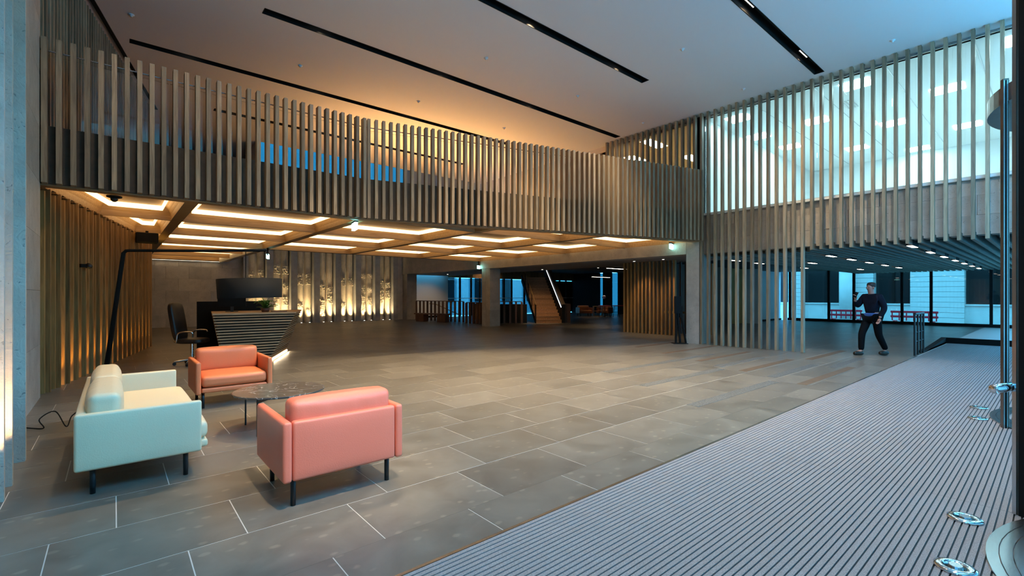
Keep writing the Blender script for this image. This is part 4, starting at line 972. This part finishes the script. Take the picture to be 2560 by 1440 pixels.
# ---------------------------------------------------------------- walking person
def skin(name, verts, edges, radii, root, mat, parent, sub=2):
    me = bpy.data.meshes.new(name); me.from_pydata(verts, edges, []); me.materials.append(mat)
    o = bpy.data.objects.new(name, me); COL.objects.link(o); o.parent = parent
    md = o.modifiers.new('skin', 'SKIN'); md.use_smooth_shade = True
    sv = me.skin_vertices[0].data
    for i, r in enumerate(radii): sv[i].radius = r if isinstance(r, tuple) else (r, r); sv[i].use_root = (i == root)
    s2 = o.modifiers.new('sub', 'SUBSURF'); s2.levels = 1; s2.render_levels = sub
    return o
SKIN = plain('skin_tone', (.42, .20, .15), .5); NAVY = plain('navy_jacket', (.006, .007, .014), .85, noise=.3, nscale=12, spec=.15); BLUET = plain('blue_cloth', (.03, .09, .28), .7); TROU = plain('black_trousers', (.005, .005, .006), .9, spec=.1); SHOE = plain('brown_black_shoe', (.02, .012, .008), .4); HAIR = plain('dark_hair', (.03, .02, .016), .6)
pe = thing('person', 'person in dark jacket and trousers walking past the street windows, one arm raised', 'person', (13.95, 2.95, 0), R(66), world=False)
# local: x = person's right when facing +y ; facing +y ; joints in metres
J = dict(pel=(0, 0, .95), spine=(0, .01, 1.12), chest=(0, .02, 1.32), neck=(0, .04, 1.50), head=(0, .07, 1.63), top=(0, .065, 1.73),
         rsh=(.19, .02, 1.41), rel=(.30, .10, 1.17), rwr=(.20, .30, 1.35), lsh=(-.19, .02, 1.41), lel=(-.25, -.05, 1.14), lwr=(-.22, .08, .90),
         rhip=(.10, 0, .90), rkn=(.11, .20, .52), ran=(.11, .22, .10), rto=(.12, .40, .05), lhip=(-.10, 0, .90), lkn=(-.10, -.06, .50), lan=(-.10, -.30, .13), lto=(-.10, -.14, .05))
names_ = list(J); ix = {k: i for i, k in enumerate(names_)}
E_ = [('pel','spine'),('spine','chest'),('chest','neck'),('neck','head'),('head','top'),('chest','rsh'),('rsh','rel'),('rel','rwr'),('chest','lsh'),('lsh','lel'),('lel','lwr'),('pel','rhip'),('rhip','rkn'),('rkn','ran'),('ran','rto'),('pel','lhip'),('lhip','lkn'),('lkn','lan'),('lan','lto')]
RAD = dict(pel=(.14,.10), spine=(.13,.09), chest=(.15,.10), neck=.055, head=(.075,.092), top=(.055,.07), rsh=.06, rel=.042, rwr=.03, lsh=.06, lel=.042, lwr=.03, rhip=.085, rkn=.058, ran=.04, rto=.035, lhip=.085, lkn=.058, lan=.04, lto=.035)
skin('body', [J[k] for k in names_], [(ix[a], ix[b]) for a, b in E_], [RAD[k] for k in names_], 0, SKIN, pe)
def cloth(name, keys, edges, grow, mat, over={}):
    vs = [over.get(k, J[k]) for k in keys]; ii = {k: i for i, k in enumerate(keys)}
    rs = [tuple(q+grow for q in RAD[k]) if isinstance(RAD[k], tuple) else RAD[k]+grow for k in keys]
    return skin(name, vs, [(ii[a], ii[b]) for a, b in edges], rs, 0, mat, pe)
cloth('jacket', ['pel','spine','chest','neck','rsh','rel','rwr','lsh','lel','lwr'], [('pel','spine'),('spine','chest'),('chest','neck'),('chest','rsh'),('rsh','rel'),('rel','rwr'),('chest','lsh'),('lsh','lel'),('lel','lwr')], .028, NAVY, dict(neck=(0, .03, 1.46), rwr=(.215, .27, 1.33), lwr=(-.222, .07, .93)))
cloth('trousers', ['pel','rhip','rkn','ran','lhip','lkn','lan'], [('pel','rhip'),('rhip','rkn'),('rkn','ran'),('pel','lhip'),('lhip','lkn'),('lkn','lan')], .022, TROU, dict(pel=(0, 0, .93)))
for k, (a, b) in enumerate((('ran', 'rto'), ('lan', 'lto'))):
    A, Bv = Vector(J[a]), Vector(J[b]); d = (Bv-A); c_ = (A+Bv)/2
    MB().cushion((c_.x, c_.y-.01, .045 if k == 0 else .06), (.05, .145, .045), 3, (0, 0, .012)).obj('shoe', SHOE, pe, True)
MB().cushion((0, .035, 1.695), (.084, .095, .07), 2.3).obj('hair', HAIR, pe, True)
MB().ball((0, .165, 1.62), (.013, .018, .02), 8, 6).obj('nose', SKIN, pe, True)
for q in (-1, 1):
    MB().ball((q*.082, .07, 1.625), (.012, .022, .032), 8, 6).obj('ear', SKIN, pe, True)
    MB().ball((q*.030, .153, 1.645), (.010, .006, .006), 8, 6).obj('eye', HAIR, pe, True)
MB().box((-.022, .150, 1.578), (.022, .158, 1.584)).obj('mouth', plain('lips', (.25, .09, .08), .5), pe)
def hand(w, d, side, curl):
    w = Vector(w); d = Vector(d).normalized(); x = d.cross(Vector((0, 1, .2))).normalized(); n_ = x.cross(d).normalized()
    vs = [w, w+d*.05, w+d*.085]; es = [(0, 1), (1, 2)]; rs = [.026, .034, .03]
    for k in range(4):
        o_ = (k-1.5)*.019; L = [.066, .078, .073, .055][k]
        p0 = w+d*.085+x*o_; p1 = p0+(d*math.cos(curl)+n_*math.sin(curl))*L*.55; p2 = p1+(d*math.cos(2*curl)+n_*math.sin(2*curl))*L*.45
        i = len(vs); vs += [p0, p1, p2]; es += [(2, i), (i, i+1), (i+1, i+2)]; rs += [.010, .009, .008]
    i = len(vs); vs += [w+d*.04+x*side*.038, w+d*.075+x*side*.058+n_*.02]; es += [(1, i), (i, i+1)]; rs += [.012, .009]
    skin('hand', [tuple(v) for v in vs], es, rs, 0, SKIN, pe, 1)
hand(J['rwr'], (-.25, .2, .8), 1, .6); hand(J['lwr'], (.05, .3, -.9), -1, .35)
MB().box((-.035, -.004, -.07), (.035, .004, .07)).obj('phone', MATTB, pe, loc=(.155, .33, 1.46), rot=(R(20), R(-15), 0))
MB().cushion((0, .01, .97), (.172, .135, .06), 3).obj('shirt_hem', BLUET, pe, True)
